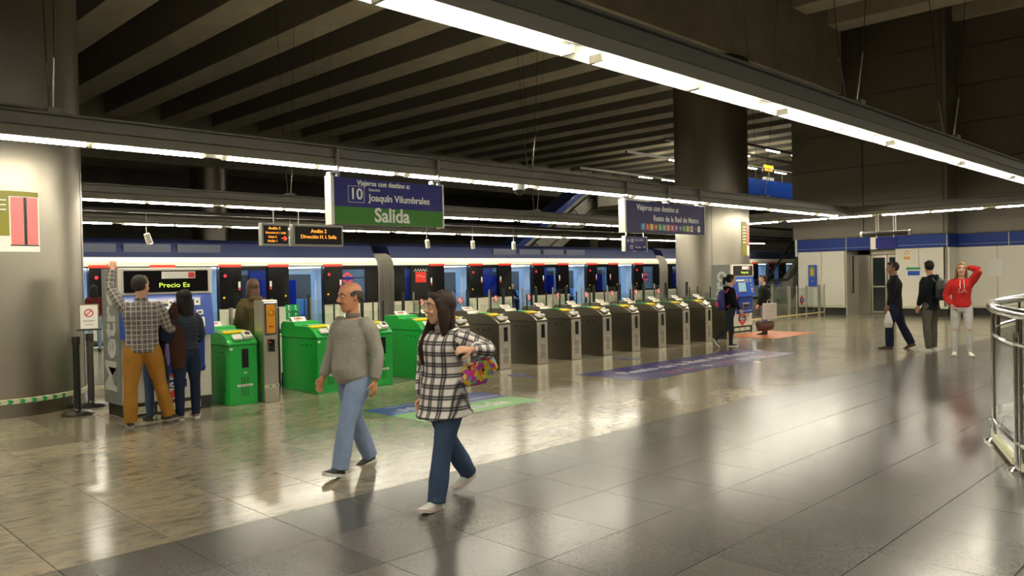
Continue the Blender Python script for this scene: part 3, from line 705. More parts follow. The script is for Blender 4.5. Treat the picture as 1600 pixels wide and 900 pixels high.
ticket_machine((19.50, 10.95, 0), 'distant blue and white ticket machine in front of the right steel column')

# ================================================================== STANCHIONS
def stanchion(x, y, label, sign=False):
    t = thing('stanchion', label, 'stanchion', (x, y, 0))
    MB().lathe((0, 0, 0), [(.19, 0), (.19, .02), (.16, .045), (.05, .06), (.04, .08)], 28).build('base', mat('stanchion_base', (.10, .095, .09), .25, .8), t, True)
    MB().cyl((0, 0), .042, .06, .98, 16).build('pole', BLACK if not sign else mat('stanchion_grey', (.09, .09, .08), .35, .6), t, True)
    MB().cyl((0, 0), .05, .90, 1.0, 16).build('belt_head', DARKM, t, True)
    if sign:
        MB().box(-.15, .15, -.015, .015, 1.04, 1.06).build('sign_bracket', DARKM, t)
        MB().box(-.12, .12, -.012, .012, 1.05, 1.40).build('sign_frame', mat('sign_frame', (.25, .2, .12), .4), t)
        MB().box(-.105, .105, -.015, -.012, 1.065, 1.385).build('sign_sheet', PAPER, t)
        b = MB(); b.tube([(.05*math.cos(q*math.pi/8), -.017, 1.28+.05*math.sin(q*math.pi/8)) for q in range(16)], .007, 5, ref=(0, 1, 0), closed=True); b.obox((0, -.017, 1.28), (.7, 0, .7), (0, 1, 0), (-.7, 0, .7), .045, .002, .006)
        b.build('prohibition_ring', REDS, t)
        text('PROHIBIDO', .026, BLACK, t, (0, -.016, 1.17), ext=.0005); text('EL PASO', .026, BLACK, t, (0, -.016, 1.12), ext=.0005)
    return t
s1 = stanchion(3.27, 11.15, 'black belt stanchion on a round base beside the left column')
s2 = stanchion(3.62, 11.75, 'grey stanchion carrying a small framed notice beside the ticket machine', True)
s2.rotation_euler = (0, 0, R(-20))
# rear glass fence near left column
t = thing('glass_fence', 'glass fence with a steel post behind the stanchions at the left column', 'fence', (3.85, 13.0, 0))
MB().tube([(0, 0, 0), (0, 0, 1.22)], .035, 10).build('post', STEEL, t, True)
MB().box(.03, 2.4, -.006, .006, .12, 1.15).build('pane', GLASS, t)
MB().box(.0, 2.4, -.02, .02, .07, .12).build('bottom_rail', SLIP, t)
MB().tube([(2.4, 0, 0), (2.4, 0, 1.22)], .035, 10).build('post', STEEL, t, True)

# ================================================================== FLOOR STICKERS
def sticker_thing(name, label, x0, x1, y0, y1, m_, z=.0015):
    t = thing(name, label, 'floor sticker', (x0, y0, z))
    MB().box(0, x1-x0, 0, y1-y0, -.001, .001).build('vinyl', m_, t); return t
FW = mat('floor_lettering', (.66, .66, .68), .5)
t = sticker_thing('floor_sticker', 'blue and green exit sticker on the marble floor behind the walking couple', 5.75, 7.75, 7.8, 8.4, mat('floor_blue', (.035, .06, .33), .3))
MB().box(0, 2.0, -.62, 0, -.001, .001).build('green_vinyl', mat('floor_green', (.12, .42, .06), .3), t)
text('Salida', .42, FW, t, (1.15, -.31, .0015), rot=(0, 0, 0), ext=.0005, bold=.006); text('10', .30, FW, t, (.42, .22, .0015), rot=(0, 0, 0), ext=.0005, bold=.005)
text('Joaquín Vilumbrales', .155, FW, t, (.75, .20, .0015), rot=(0, 0, 0), ext=.0005, align='LEFT'); text('Viajeros con destino a:', .10, FW, t, (.25, .50, .0015), rot=(0, 0, 0), ext=.0005, align='LEFT')
t = sticker_thing('floor_sticker', 'long purple sticker with line numbers on the floor in front of the steel gates', 10.1, 15.3, 7.2, 8.55, PURPLE)
text('Resto de la Red de Metro', .42, FW, t, (2.7, .82, .0015), rot=(0, 0, 0), ext=.0005, bold=.004)
FRED = mat('floor_red', (.55, .10, .07), .4)
for k in range(12):
    o = text(str(k+1), .36, [mat('floor_cyan', (.15, .42, .45), .4), FRED, mat('floor_orange', (.55, .28, .10), .4), FRED, mat('floor_teal', (.2, .42, .3), .4), FW, mat('floor_orange', (.55, .28, .1)), FRED, FRED, FW, FW, FW][k], t, (.85+.30*k, .30, .0015), rot=(0, 0, 0), ext=.0005, bold=.005, sx=.8)
text('R  ML  1', .30, FRED, t, (4.65, .30, .0015), rot=(0, 0, 0), ext=.0005, bold=.004)
t = sticker_thing('floor_sticker', 'orange floor mat sticker in front of the distant ticket machine', 18.3, 20.7, 9.15, 10.6, ORMAT)
for (x, y, lab) in ((9.45, 9.2, 'small faded blue arrow sticker on the floor before the first steel gates'), (12.6, 9.3, 'small faded blue arrow sticker left of the long purple floor sticker')):
    t = thing('floor_arrow', lab, 'floor sticker', (x, y, .0015)); ba = mat('floor_arrow_blue', (.10, .11, .26), .35)
    MB().prism([(-.06, -.3), (.06, -.3), (.06, .05), (.2, .05), (0, .35), (-.2, .05), (-.06, .05)], 2, -.001, .001).build('vinyl', ba, t)

# ================================================================== TRAIN
def pj(x): return x
YT = 23.05
BELL = mat('bellows_dark', (.008, .008, .008), .8); BELLL = mat('bellows_ridge', (.30, .28, .24), .4)
CABIN = mat('cabin_lining', (.42, .50, .58), .4); CABBLUE = mat('cabin_blue', (.025, .055, .42), .35)
SEAT = mat('seat_blue', (.13, .30, .62), .35)
CABL = mat('cabin_light', (1, 1, 1), .5, emit=(.72, .86, 1), es=5)
TGL = glass('train_window_glass', (.62, .66, .68), .25)
WB = mat('window_band_black', (.010, .010, .011), .08, spec=.7)
def make_car():
    t = thing('train_car', 'metro train car at the platform', 'train', (0, YT, 0))
    Lc = 16.6; DS = [2.3+3.6*k for k in range(4)]; DW = 1.3
    # body side near: lower cream panels, black band, upper cream band
    edges = [0]+[v for d in DS for v in (d, d+DW)]+[Lc]
    low = MB(); band = MB()
    for k in range(0, len(edges), 2):
        a, b = edges[k], edges[k+1]
        p = MB().prism([(.0, .15), (.0, .62), (-.02, .86), (.06, .86), (.08, .15)], 0, a+.01, b-.01).build('lower_panel', CREAM, t)
    MB().box(0, Lc, .02, .08, 2.12, 2.16).build('door_header', BLACK, t)
    MB().prism([(-.02, 2.16), (.02, 2.30), (.12, 2.42), (.22, 2.44), (.22, 2.16)], 0, 0, Lc).build('upper_band', CREAM, t)
    MB().box(0, Lc, -.024, -.02, 2.255, 2.275).build('highlight_trim', WHITE, t)
    MB().prism([(.12, 2.42), (.35, 2.85), (.8, 2.98), (1.9, 2.98), (2.35, 2.85), (2.6, 2.42)], 0, 0, Lc).build('roof', NAVY, t)
    for q in range(4): MB().box(5.2+1.5*q, 6.5+1.5*q, .20, .34, 2.50, 2.80).build('roof_vent', mat('roof_vent_blue', (.03, .036, .06), .6), t)
    # window band: leaves open over band
    for k in range(0, len(edges), 2):
        a, b = edges[k], edges[k+1]
        wa, wb = (a+.72 if k else a+.5), (b-.72 if k < len(edges)-2 else b-.5)
        MB().box(a, wa, -.01, .05, .86, 2.12).box(wb, b, -.01, .05, .86, 2.12).box(wa, wb, -.01, .05, .86, .93).box(wa, wb, -.01, .05, 2.02, 2.12).build('window_band', WB, t)
        MB().box(wa, wb, .0, .02, .93, 2.02).build('window_pane', TGL, t)
        MB().box(wa, wb, -.012, .0, 1.72, 1.75).build('window_bar', BLACK, t)
    for d in DS:
        for s_, (a, b) in ((-1, (d-.70, d)), (1, (d+DW, d+DW+.70))):
            l = MB().box(a, b, -.09, -.04, .18, .86).build('door_leaf', CREAM, t)
            MB().box(a, b, -.10, -.04, .86, 2.12).build('leaf_glass', WB, l)
            MB().box(a, b, -.115, -.04, 2.12, 2.20).build('red_header', RED, l)
            MB().cyl((0, 0), .035, 0, .008, 10).build('yellow_button', YEL, l, loc=((a+b)/2+.22*(-s_), -.10, 1.20)).rotation_euler = (R(90), 0, 0)
            if s_ > 0: MB().cyl((0, 0), .05, 0, .008, 12).build('red_disc', mat('train_red_disc', (.8, .03, .05), .4, emit=(.8, .02, .05), es=.3), l, loc=((a+b)/2-.17, -.10, 1.86)).rotation_euler = (R(90), 0, 0)
            MB().box(b-.11 if s_ > 0 else a+.03, b-.04 if s_ > 0 else a+.10, -.105, -.10, 1.5, 1.68).build('sticker_stack', PAPER, l)
            MB().box(b-.11 if s_ > 0 else a+.03, b-.04 if s_ > 0 else a+.10, -.106, -.10, 1.42, 1.49).build('red_sticker', REDS, l)
        MB().box(d-.03, d, -.03, .10, .15, 2.12).box(d+DW, d+DW+.03, -.03, .10, .15, 2.12).build('door_jamb', BLACK, t)
        # grab poles and inner door screens
        for xx in (d+.08, d+DW-.08): MB().tube([(xx, .32, .15), (xx, .32, 1.95), (xx+.0, .5, 2.05)], .018, 8).build('grab_pole', WHITE, t, True)
        MB().tube([(d+.08, .32, 2.02), (d+DW-.08, .32, 2.02)], .018, 6).build('grab_rail', WHITE, t, True)
        MB().tube([(d+DW*.5, 1.35, .15), (d+DW*.5, 1.35, 2.1)], .018, 6).build('centre_pole', WHITE, t, True)
        MB().box(d-.02, d+.0, .12, .75, .15, 2.1).build('door_screen', mat('screen_pale', (.35, .55, .8), .3), t)
        MB().box(d+DW, d+DW+.02, .12, .75, .15, 2.1).build('door_screen', mat('screen_pale', (.35, .55, .8), .3), t)
    # interior
    MB().box(0, Lc, .08, 2.55, .08, .15).build('cabin_floor', mat('cabin_floor', (.12, .15, .22), .4), t)
    MB().box(0, Lc, .22, 2.5, 2.14, 2.18).build('cabin_ceiling', CABIN, t)
    MB().box(0, Lc, 2.50, 2.56, .15, .95).box(0, Lc, 2.50, 2.56, 1.9, 2.2).build('far_wall', CABIN, t)
    MB().box(0, Lc, 2.51, 2.54, .95, 1.9).build('far_glass', mat('far_window', (.10, .11, .11), .15), t)
    for d in DS:
        MB().box(d-.05, d+DW+.05, 2.42, 2.50, .15, 2.1).build('far_door', CABBLUE, t)
        MB().box(d+DW/2-.01, d+DW/2+.01, 2.40, 2.42, .15, 2.1).build('far_door_seam', BLACK, t)
    MB().box(0, .05, .1, 2.5, .15, 2.14).box(Lc-.05, Lc, .1, 2.5, .15, 2.14).build('end_wall', CABIN, t)
    MB().box(.3, Lc-.3, .95, 1.10, 2.10, 2.135).build('ceiling_light', CABL, t)
    MB().box(.3, Lc-.3, 1.65, 1.80, 2.10, 2.135).build('ceiling_light', CABL, t)
    for k in range(0, len(edges), 2):
        a, b = edges[k], edges[k+1]
        if b-a < 1.9: continue
        for q in range(4):
            x = a+.28+.46*q
            if x+.42 > b-.1: break
            s_ = MB().prism([(2.10, .42), (2.08, .47), (2.42, .47), (2.40, 1.0), (2.47, 1.03), (2.48, .42)], 0, x, x+.42).build('seat', SEAT, t, bevel=.02)
    for x in [e for e in edges[1:-1]]: MB().box(x-.02+.03, x+.01, 1.75, 2.42, .15, 1.7).build('seat_divider', CABBLUE, t)
    MB().box(0, Lc, .1, 2.5, -.9, .08).build('underframe', DARKM, t)
    return t
car = make_car()
car.location.x = -.1; car['label'] = 'train car on the left, before the first gangway bellows'
car2 = copy_tree(car); car2.location.x = 17.2; car2['label'] = 'middle train car behind the steel gates, carrying the red square emblem'
car3 = copy_tree(car); car3.location.x = 34.5; car3['label'] = 'far train car seen right of the second steel column'
for o_ in (car, car2, car3): o_['group'] = 'cars of the standing train'
def bellows(x0, label):
    t = thing('gangway_bellows', label, 'gangway', (x0, YT, 0))
    prof = [(.02, .15), (-.02, 1.9), (.05, 2.3), (.25, 2.5), (2.3, 2.5), (2.5, 2.2), (2.5, .15)]
    MB().prism(prof, 0, 0, .7).build('inner_skin', BELL, t)
    for k in range(9):
        x = .04+k*.077
        MB().tube([(x, y-.02, z) for y, z in [(.0, .15), (.0, 1.2), (-.03, 1.9), (.03, 2.25), (.15, 2.45), (.45, 2.56)]], [(.05, .012)]*6, 6, ref=(0, 1, 0)).build('bellows_fold', BELLL, t, True)
bellows(16.5, 'black ribbed gangway bellows between the left and middle train cars')
bellows(33.8, 'black ribbed gangway bellows just left of the right steel column')
# emblem and stickers on car 2 left end, car number
EB = MB().box(18.1, 18.6, YT-.125, YT-.118, 1.52, 1.90).build('red_emblem', RED, car2); EB.matrix_parent_inverse = Matrix.Translation((-17.2, -YT, 0))
st = MB()
for k in range(7): st.box(18.17+.055*k, 18.20+.055*k, YT-.13, YT-.126, 1.71+.04*(k < 4), 1.735+.04*(k < 4))
o = st.build('emblem_stars', PAPER, car2); o.matrix_parent_inverse = Matrix.Translation((-17.2, -YT, 0))
MB().box(.7, 1.58, -.115, -.02, .9, 2.12).build('equipment_panel', WB, car2)
o = MB().tube([(.85+.06*k, -.125, 1.92+.09*(k % 2)) for k in range(11)], .012, 4).build('graffiti_line', PAPER, car2)
text('S-7158', .12, mat('number_grey', (.3, .33, .45), .5), car2, (1.15, -.03, 2.33), name='car_number')
def rhomb(px, pz, par):
    for s_ in (1, -1):
        MB().prism([(px+p, pz+q) for p, q in [(-.22, s_*.05), (-.22, s_*.08), (0, s_*.23), (.22, s_*.08), (.22, s_*.05), (.11, s_*.05), (0, s_*.12), (-.11, s_*.05)]], 1, -.02, -.012).build('emblem_red', mat('emblem_pink', (.6, .06, .1), .4), par)
    MB().box(px-.24, px+.24, -.02, -.012, pz-.04, pz+.04).build('emblem_bar', SIGNBLUE, par)
rhomb(15.35, 1.72, car); rhomb(15.4, 1.5, car2)

# ================================================================== FAR SIDE: inclined escalator beyond the train, mezzanine
t = thing('escalator_enclosure', 'white escalator enclosure with a blue edge rising beyond the train', 'escalator', (34.0, 36.0, -.5))
WE = mat('escalator_white', (.62, .60, .52), .4)
MB().prism([(0, 2.2), (9.6, 7.9), (14.2, 7.9), (14.2, 6.4), (11.0, 6.4), (4.0, 2.2)], 1, 0, 1.6).build('white_side', WE, t)
MB().prism([(-.6, 2.2), (9.2, 8.1), (9.6, 7.85), (0, 2.15)], 1, -.06, 1.6).build('blue_edge', BLUE, t)
MB().box(1.5, 1.9, .6, 1.0, .48, 3.0).build('support_pillar', CONC, t); MB().box(11.5, 11.9, .6, 1.0, .48, 6.6).build('support_pillar', CONC, t)
MB().tube([(.9, -.1, 2.35), (9.9, -.1, 7.7), (14.2, -.1, 7.7)], .06, 6).build('handrail', BLACK, t, True)
MB().tube([(2.9, -.1, 2.35), (10.6, -.1, 6.95), (14.2, -.1, 6.95)], .05, 6).build('lower_rail', GREYP, t, True)
for k in range(5): MB().tube([(2.0+2*k+.1*q, -.12, 2.6+1.19*k+.55*math.sin(q*.35)) for q in range(10)], .03, 5).build('curved_pipe', DARKM, t, True)
# mezzanine seen in the gap right of the right column
t = thing('mezzanine', 'distant upper floor with a blue parapet, seen right of the column above the train', 'mezzanine', (48, 24.5, 0))
t.location = (44.5, 24.5, 0)
MB().box(9, 9.5, 5, 5.5, 0, 6.2).build('support_pillar', CONC, t)
MB().box(0, 14, 0, 11, 6.2, 6.5).build('slab', CONC, t)
MB().box(0, 14, -.1, .0, 6.5, 7.55).build('parapet', BLUE, t)
MB().box(0, 14, 10.9, 11.0, 6.5, 8.6).build('back_wall', CONC, t)
for k in range(7):
    MB().tube([(.3+1.8*k, -.12, 7.5), (.3+1.8*k, -.12, 8.3)], .025, 5).build('baluster', GREYP, t)
MB().tube([(0, -.12, 8.3), (14, -.12, 8.3)], .03, 5).build('handrail', WE, t)
MB().box(4.6, 5.8, .5, .7, 6.5, 7.9).build('kiosk', PAPER, t)
mz = thing('upper_light_rows', 'rows of lamps over the distant upper floor, with a front row added to brighten its parapet', 'light', (46, 25, 0))
for (y, z, xs) in ((-2.2, 8.95, (-1, 2.4, 5.2)), (1, 8.55, (0, 2.2, 6.5)), (6, 9.5, (1, 4, 8)), (3, 9.9, (-2, 2, 5)), (10, 8.9, (3, 6, 9))):  # first row is an added one that lights the blue parapet
    MB().box(-4, 14, y-.08, y+.08, z+.05, z+.2).build('trunking', TRUNK, mz)
    for x in xs: MB().box(x, x+1.6, y-.05, y+.05, z, z+.05).build('tube', TUBE, mz)
t = thing('led_display', 'tiny yellow and orange display high up right of the second column', 'display', (49.6, 25.4, 8.35))
MB().box(0, 1.5, 0, .1, 0, .5).build('housing', BLACK, t); MB().box(.08, 1.42, -.01, 0, .27, .45).build('yellow_row', mat('led_yel', (.7, .6, .02), .5, emit=(.8, .7, .02), es=1.2), t); MB().box(.2, 1.3, -.01, 0, .06, .2).build('orange_row', LED, t)
MB().box(.7, .74, .04, .08, .5, 1.2).build('stem', DARKM, t)

# ================================================================== FENCE, ESCALATOR at right
t = thing('glass_fence', 'glass and steel post fence before the white wall, right of the distant ticket machine', 'fence', (24.2, 12.5, 0))
for x in (.7, 1.85, 1.98, 2.5, 3.25, 4.25, 4.38, 4.75):
    MB().tube([(x, 0, 0), (x, 0, 1.13)], .028, 10).build('post', STEEL, t, True)
MB().box(.7, 4.75, -.005, .005, .14, 1.05).build('pane', GLASS, t)
MB().box(-.8, 4.75, -.025, .025, .09, .14).build('bottom_rail', mat('rail_yellow', (.7, .55, .25), .35), t)
s_ = thing('emblem_plate', 'small red and blue diamond emblem plate fixed to the glass fence', 'sign', (27.0, 12.45, .62))
MB().prism([(-.14, 0), (0, .19), (.14, 0), (0, -.19)], 1, 0, .02).build('red_diamond', REDS, s_); MB().box(-.15, .15, -.01, 0, -.05, .05).build('blue_bar', SIGNBLUE, s_)
text('Metro', .07, SIGNWHITE, s_, (0, -.013, 0))
t = thing('escalator', 'escalator with black handrails rising behind the glass fence beside the white wall', 'escalator', (27.2, 13.8, 0))
for y in (0, .95):
    MB().tube([(.1, y, .75), (0, y, .95), (.05, y, 1.22), (.3, y, 1.32), (1.5, y, 1.32), (2.0, y, 1.5), (7.5, y, 5.2)], [(.05, .035)]*7, 8).build('handrail', RUBBER, t, True)
    MB().prism([(.15, .3), (.15, 1.25), (1.6, 1.27), (7.5, 5.1), (7.5, 4.2), (2.0, .3)], 1, y-.01, y+.01).build('balustrade', GLASSG, t)
    MB().prism([(.0, .0), (.0, .42), (1.8, .42), (7.5, 4.2), (7.5, 3.2), (2.6, .0)], 1, y-.08, y+.08).build('skirt', mat('skirt_pale', (.5, .5, .40), .3, .5), t)
for k in range(13): MB().box(1.9+.4*k, 2.3+.4*k, .1, .85, .02+.27*k, .29+.27*k).build('step', DARKM, t)

# ================================================================== WALL ITEMS at right
def wall_item(name, label, cat, y0, y1, z0, z1, x, m_, d=.04):
    t = thing(name, label, cat, (x, y1, z0), R(-90))
    MB().box(0, y1-y0, -d, 0, 0, z1-z0).build('panel', m_, t, bevel=.004); return t, y1-y0, z1-z0
t, W, H = wall_item('help_point', 'blue wall mounted help point with a small picture beside the glass fence', 'help point', 12.95, 13.25, 1.05, 1.86, 29.40, BLUE, .10)
MB().box(.06, W-.06, -.106, -.10, .38, .74).build('picture', mat('poster_green', (.25, .35, .08), .4), t); MB().box(.11, .19, -.109, -.106, .45, .66).build('figure_print', ORANGE, t)
MB().cyl((0, 0), .02, 0, .01, 10).build('button', SIGNWHITE, t, loc=(W/2, -.10, .2)).rotation_euler = (R(90), 0, 0)
t = thing('vertical_handle', 'tall dark vertical handle bar on the wall reveal beside the glass doors', 'handle', (29.75, 11.80, .75))
MB().box(0, .10, -.02, .04, 0, 1.45).build('back_plate', STEEL, t); MB().box(.02, .08, -.06, -.02, .04, 1.42).build('bar', BLACK, t)
t, W, H = wall_item('no_smoking_sign', 'white and orange no smoking sign above the glass door side', 'sign', 9.62, 9.86, 1.95, 2.32, 29.40, PAPER, .012)
b = MB(); b.tube([(.12+.075*math.cos(q*math.pi/8), -.016, .25+.075*math.sin(q*math.pi/8)) for q in range(16)], .013, 5, ref=(0, 1, 0), closed=True); b.obox((.12, -.016, .25), (.7, 0, .7), (0, 1, 0), (-.7, 0, .7), .07, .003, .010); b.build('ring', ORANGE, t)
MB().box(.02, .22, -.015, -.012, .03, .12).build('orange_field', ORANGE, t)
t, W, H = wall_item('information_plate', 'green and blue information plate between the two men in black', 'sign', 9.30, 9.78, 1.35, 1.70, 29.40, PAPER, .012)
MB().box(.01, W-.01, -.016, -.012, .26, .34).build('green_strip', GREENTAG, t); MB().box(.06, W-.03, -.016, -.012, .06, .22).build('blue_field', BLUE, t)
t, W, H = wall_item('exit_sign', 'green emergency exit sign at the right edge on the white wall', 'sign', 5.35, 6.45, 1.92, 2.28, 30.50, PAPER, .03)
MB().box(.10, W-.02, -.034, -.03, .03, H-.03).build('green_field', mat('exit_green', (.01, .12, .03), .35), t)
text('EXIT', .0001, PAPER, t, (0, 0, 0)).name = 'tmp'; bpy.data.objects.remove(bpy.data.objects['tmp'])
MB().ell((0, 0, 0), .028, .006, .028, 10, 6).build('running_head', SIGNWHITE, t, loc=(.60, -.036, .285)); MB().tube([(.58, -.036, .25), (.55, -.036, .17), (.60, -.036, .12), (.57, -.036, .07)], .014, 5).build('running_leg', SIGNWHITE, t); MB().tube([(.55, -.036, .17), (.50, -.036, .12), (.46, -.036, .13)], .013, 5).build('running_leg', SIGNWHITE, t); MB().tube([(.50, -.036, .20), (.57, -.036, .24), (.64, -.036, .19)], .011, 5).build('running_arm', SIGNWHITE, t)
MB().box(.18, .38, -.036, -.034, .16, .19).build('arrow_shaft', SIGNWHITE, t); MB().prism([(.14, .175), (.22, .12), (.22, .23)], 1, -.036, -.034).build('arrow_head', SIGNWHITE, t)
t, W, H = wall_item('framed_notice', 'faint framed white notice on the wall behind the girl in red', 'notice', 7.05, 7.55, 1.30, 1.95, 30.50, WPANEL, .012)
MB().box(.03, W-.03, -.014, -.012, .03, H-.03).build('sheet', PAPER, t)
t = thing('steel_cabinet', 'low grey steel cabinet against the white wall behind the curved railing', 'cabinet', (30.2, 4.1, 0))
MB().box(0, .28, 0, 2.2, .0, 1.28).build('body', mat('cabinet_grey', (.34, .33, .30), .4, .5), t, bevel=.01); MB().box(-.03, .29, .0, 2.15, 1.30, 1.36).build('top_rail', STEEL, t)
MB().box(-.005, 0, .1, 2.1, .1, 1.2).build('front_panel', mat('cabinet_front', (.28, .27, .25), .4, .5), t)

# hanging camera tube and small sign near the beam junction
t = thing('hanging_projector', 'dark horizontal cylinder with white cap hanging at the beam junction', 'projector', (24.75, 8.9, 2.72))
MB().tube([(.0, .55, 0), (.0, -.75, .0)], .07, 14).build('tube_body', DARKM, t, True); MB().tube([(0, .56, 0), (0, .62, 0)], .085, 14).build('white_cap', SPOTW, t, True); MB().tube([(0, -.76, 0), (0, -.82, 0)], .085, 14).build('chrome_cap', CHROME, t, True)
for y in (.1, -.4): MB().tube([(0, y, .05), (0, y, .55)], .012, 6).build('hanger', STEEL, t)
t = thing('hanging_sign', 'small dark blue hanging sign below the cylinder at the beam junction', 'sign', (24.7, 8.95, 2.28))
MB().box(-.04, .04, -.5, .1, 0, .3).build('panel', SIGNBLUE, t); MB().box(-.06, .06, .10, .25, -.03, .33).build('white_end', SPOTW, t)
for y in (.1, -.4): MB().tube([(.0, y, .3), (.0, y, .95)], .01, 6).build('hanger', STEEL, t)
# flag poster on the right column
t = thing('poster', 'narrow olive and pink poster on the right steel column', 'poster', (21.3, 12.6, 0))
curved_panel(1.085, R(-99), R(-72), 2.13, 3.12).build('sheet', PAPER, t)
curved_panel(1.090, R(-99), R(-85), 2.13, 3.12, .004).build('olive_panel', OLIVE, t)
curved_panel(1.090, R(-84), R(-73), 2.42, 3.05, .004).build('pink_column', PINK, t)
for k in range(6): curved_panel(1.0945, R(-97), R(-88), 2.5+.09*k, 2.53+.09*k, .002).build('print_line', PAPER, t)

# ================================================================== CURVED RAILING (stair opening)
ctrl = [(p+.07, q-.09) for p, q in [(3.9, -1.9), (4.6, -.9), (5.35, .1), (6.2, .95), (7.1, 1.6), (8.2, 2.08), (9.5, 2.38), (11.2, 2.45), (12.8, 2.25), (14.0, 1.75)]]
def cat_rom(P, n=8):
    out = []
    for i in range(1, len(P)-2):
        p0, p1, p2, p3 = [Vector((*q, 0)) for q in P[i-1:i+3]]
        for k in range(n):
            s = k/n; out.append(.5*((2*p1)+(p2-p0)*s+(2*p0-5*p1+4*p2-p3)*s*s+(3*p1-p0-3*p2+p3)*s**3))
    out.append(Vector((*P[-2], 0))); return out
path = cat_rom(ctrl)
rl = thing('curved_railing', 'curved chrome and glass railing around a stair opening at the right edge', 'railing', (0, 0, 0))
MB().tube([p+Vector((0, 0, 1.27)) for p in path], .045, 12).build('handrail', CHROME, rl, True)
MB().tube([p+Vector((0, 0, 1.02)) for p in path], .016, 8).build('upper_rail', CHROME, rl, True)
MB().tube([p+Vector((0, 0, .22)) for p in path], .016, 8).build('lower_rail', CHROME, rl, True)
acc = 0; last = path[0]; posts = []
s_next = .12
for k in range(1, len(path)):
    d = (path[k]-path[k-1]); l = d.length; 
    while acc+l >= s_next:
        u = (s_next-acc)/l; posts.append((path[k-1]+d*u, d.normalized())); s_next += 1.22
    acc += l
off = posts
for p, d in posts:
    n = Vector((-d.y, d.x, 0))
    if n.dot(-p) < 0: n = -n
    fl = MB().lathe(tuple(p), [(.085, 0), (.085, .012), (.06, .03), (.03, .04)], 20).build('post_flange', CHROME, rl, True)
    MB().tube([p-d*.06+n*.0, p-d*.06+Vector((0, 0, 1.12))], .017, 10).tube([p+d*.06, p+d*.06+Vector((0, 0, 1.12))], .017, 10).build('post', CHROME, rl, True)
    MB().tube([p+Vector((0, 0, 1.08)), p+Vector((0, 0, 1.25))], .014, 8).build('saddle', CHROME, rl, True)
for (p, d), (q, e) in zip(posts[:-1], posts[1:]):
    a = p+(q-p)*.09; b = q+(p-q)*.09; n = Vector((-(b-a).y, (b-a).x, 0)).normalized()*.006
    mid = (a+b)/2
    MB().prism([(v.x, v.y) for v in (a-n, b-n, b+n, a+n)], 2, .10, .98).build('glass_pane', GLASSG, rl)
    nn = n.normalized()*.03
    MB().prism([(v.x, v.y) for v in (a-nn, b-nn, b+nn, a+nn)], 2, .03, .09).build('kerb_strip', SLIP, rl)

# ================================================================== PEOPLE
SKIN = mat('skin_tan', (.50, .25, .14), .5, bump=.05, bscale=60); SKINL = mat('skin_light', (.62, .36, .24), .5)
HAIRB = mat('hair_black', (.012, .009, .008), .62, spec=.25, bump=.4, bscale=90); HAIRBR = mat('hair_brown', (.055, .026, .014), .65, spec=.25, bump=.4, bscale=90)
HAIRG = mat('hair_grey', (.075, .065, .055), .75, spec=.2, bump=.4, bscale=90); HAIRBL = mat('hair_blonde', (.26, .14, .05), .5, bump=.3, bscale=80)
def remesh(mb, voxel, smooth=2, name='tmp'):
    me = bpy.data.meshes.new(name); me.from_pydata(mb.v, [], mb.f)
    import bmesh
    bm = bmesh.new(); bm.from_mesh(me); bmesh.ops.recalc_face_normals(bm, faces=bm.faces); bm.to_mesh(me); bm.free()
    o = bpy.data.objects.new(name, me); C.objects.link(o)
    m = o.modifiers.new('r', 'REMESH'); m.mode = 'VOXEL'; m.voxel_size = voxel
    if smooth: s = o.modifiers.new('s', 'SMOOTH'); s.factor = .5; s.iterations = smooth
    dg = bpy.context.evaluated_depsgraph_get(); out = bpy.data.meshes.new_from_object(o.evaluated_get(dg))
    bpy.data.objects.remove(o); bpy.data.meshes.remove(me)
    out.polygons.foreach_set('use_smooth', [True]*len(out.polygons))
    return out
def finish(me, name, m_, parent):
    me.name = name; me.materials.clear(); me.materials.append(m_)
    o = bpy.data.objects.new(name, me); C.objects.link(o); o.parent = parent; return o
def cloth_attr(me, segs):
    """segs: list of (a, b, radius): store (along, around) of the nearest limb axis for each vertex"""
    n = len(me.vertices); co = np.empty(n*3, 'f'); me.vertices.foreach_get('co', co); co = co.reshape(-1, 3)
    best = np.full(n, 1e9); out = np.zeros((n, 3), 'f')
    for a, b, r, w0 in segs:
        a, b = np.array(a), np.array(b); d = b-a; L = np.linalg.norm(d); d = d/L
        ref = np.array([1., 0, 0]) if abs(d[0]) < .7 else np.array([0, 0, 1.])
        u = ref-d*ref.dot(d); u /= np.linalg.norm(u); v = np.cross(d, u)
        q = co-a; t = np.clip(q@d, 0, L); p = q-t[:, None]*d; dist = np.linalg.norm(p, axis=1)/r
        ang = np.arctan2(p@v, p@u)
        mk = dist < best; best = np.where(mk, dist, best)
        if r > .13: around = np.where(np.abs(q@v) > 0, q@u, 0)       # torso: planar width
        else: around = ang*r
        out[mk, 0] = (q@d)[mk]+w0; out[mk, 1] = around[mk]
    at = me.attributes.new('cloth', 'FLOAT_VECTOR', 'POINT'); at.data.foreach_set('vector', out.ravel())
V = Vector
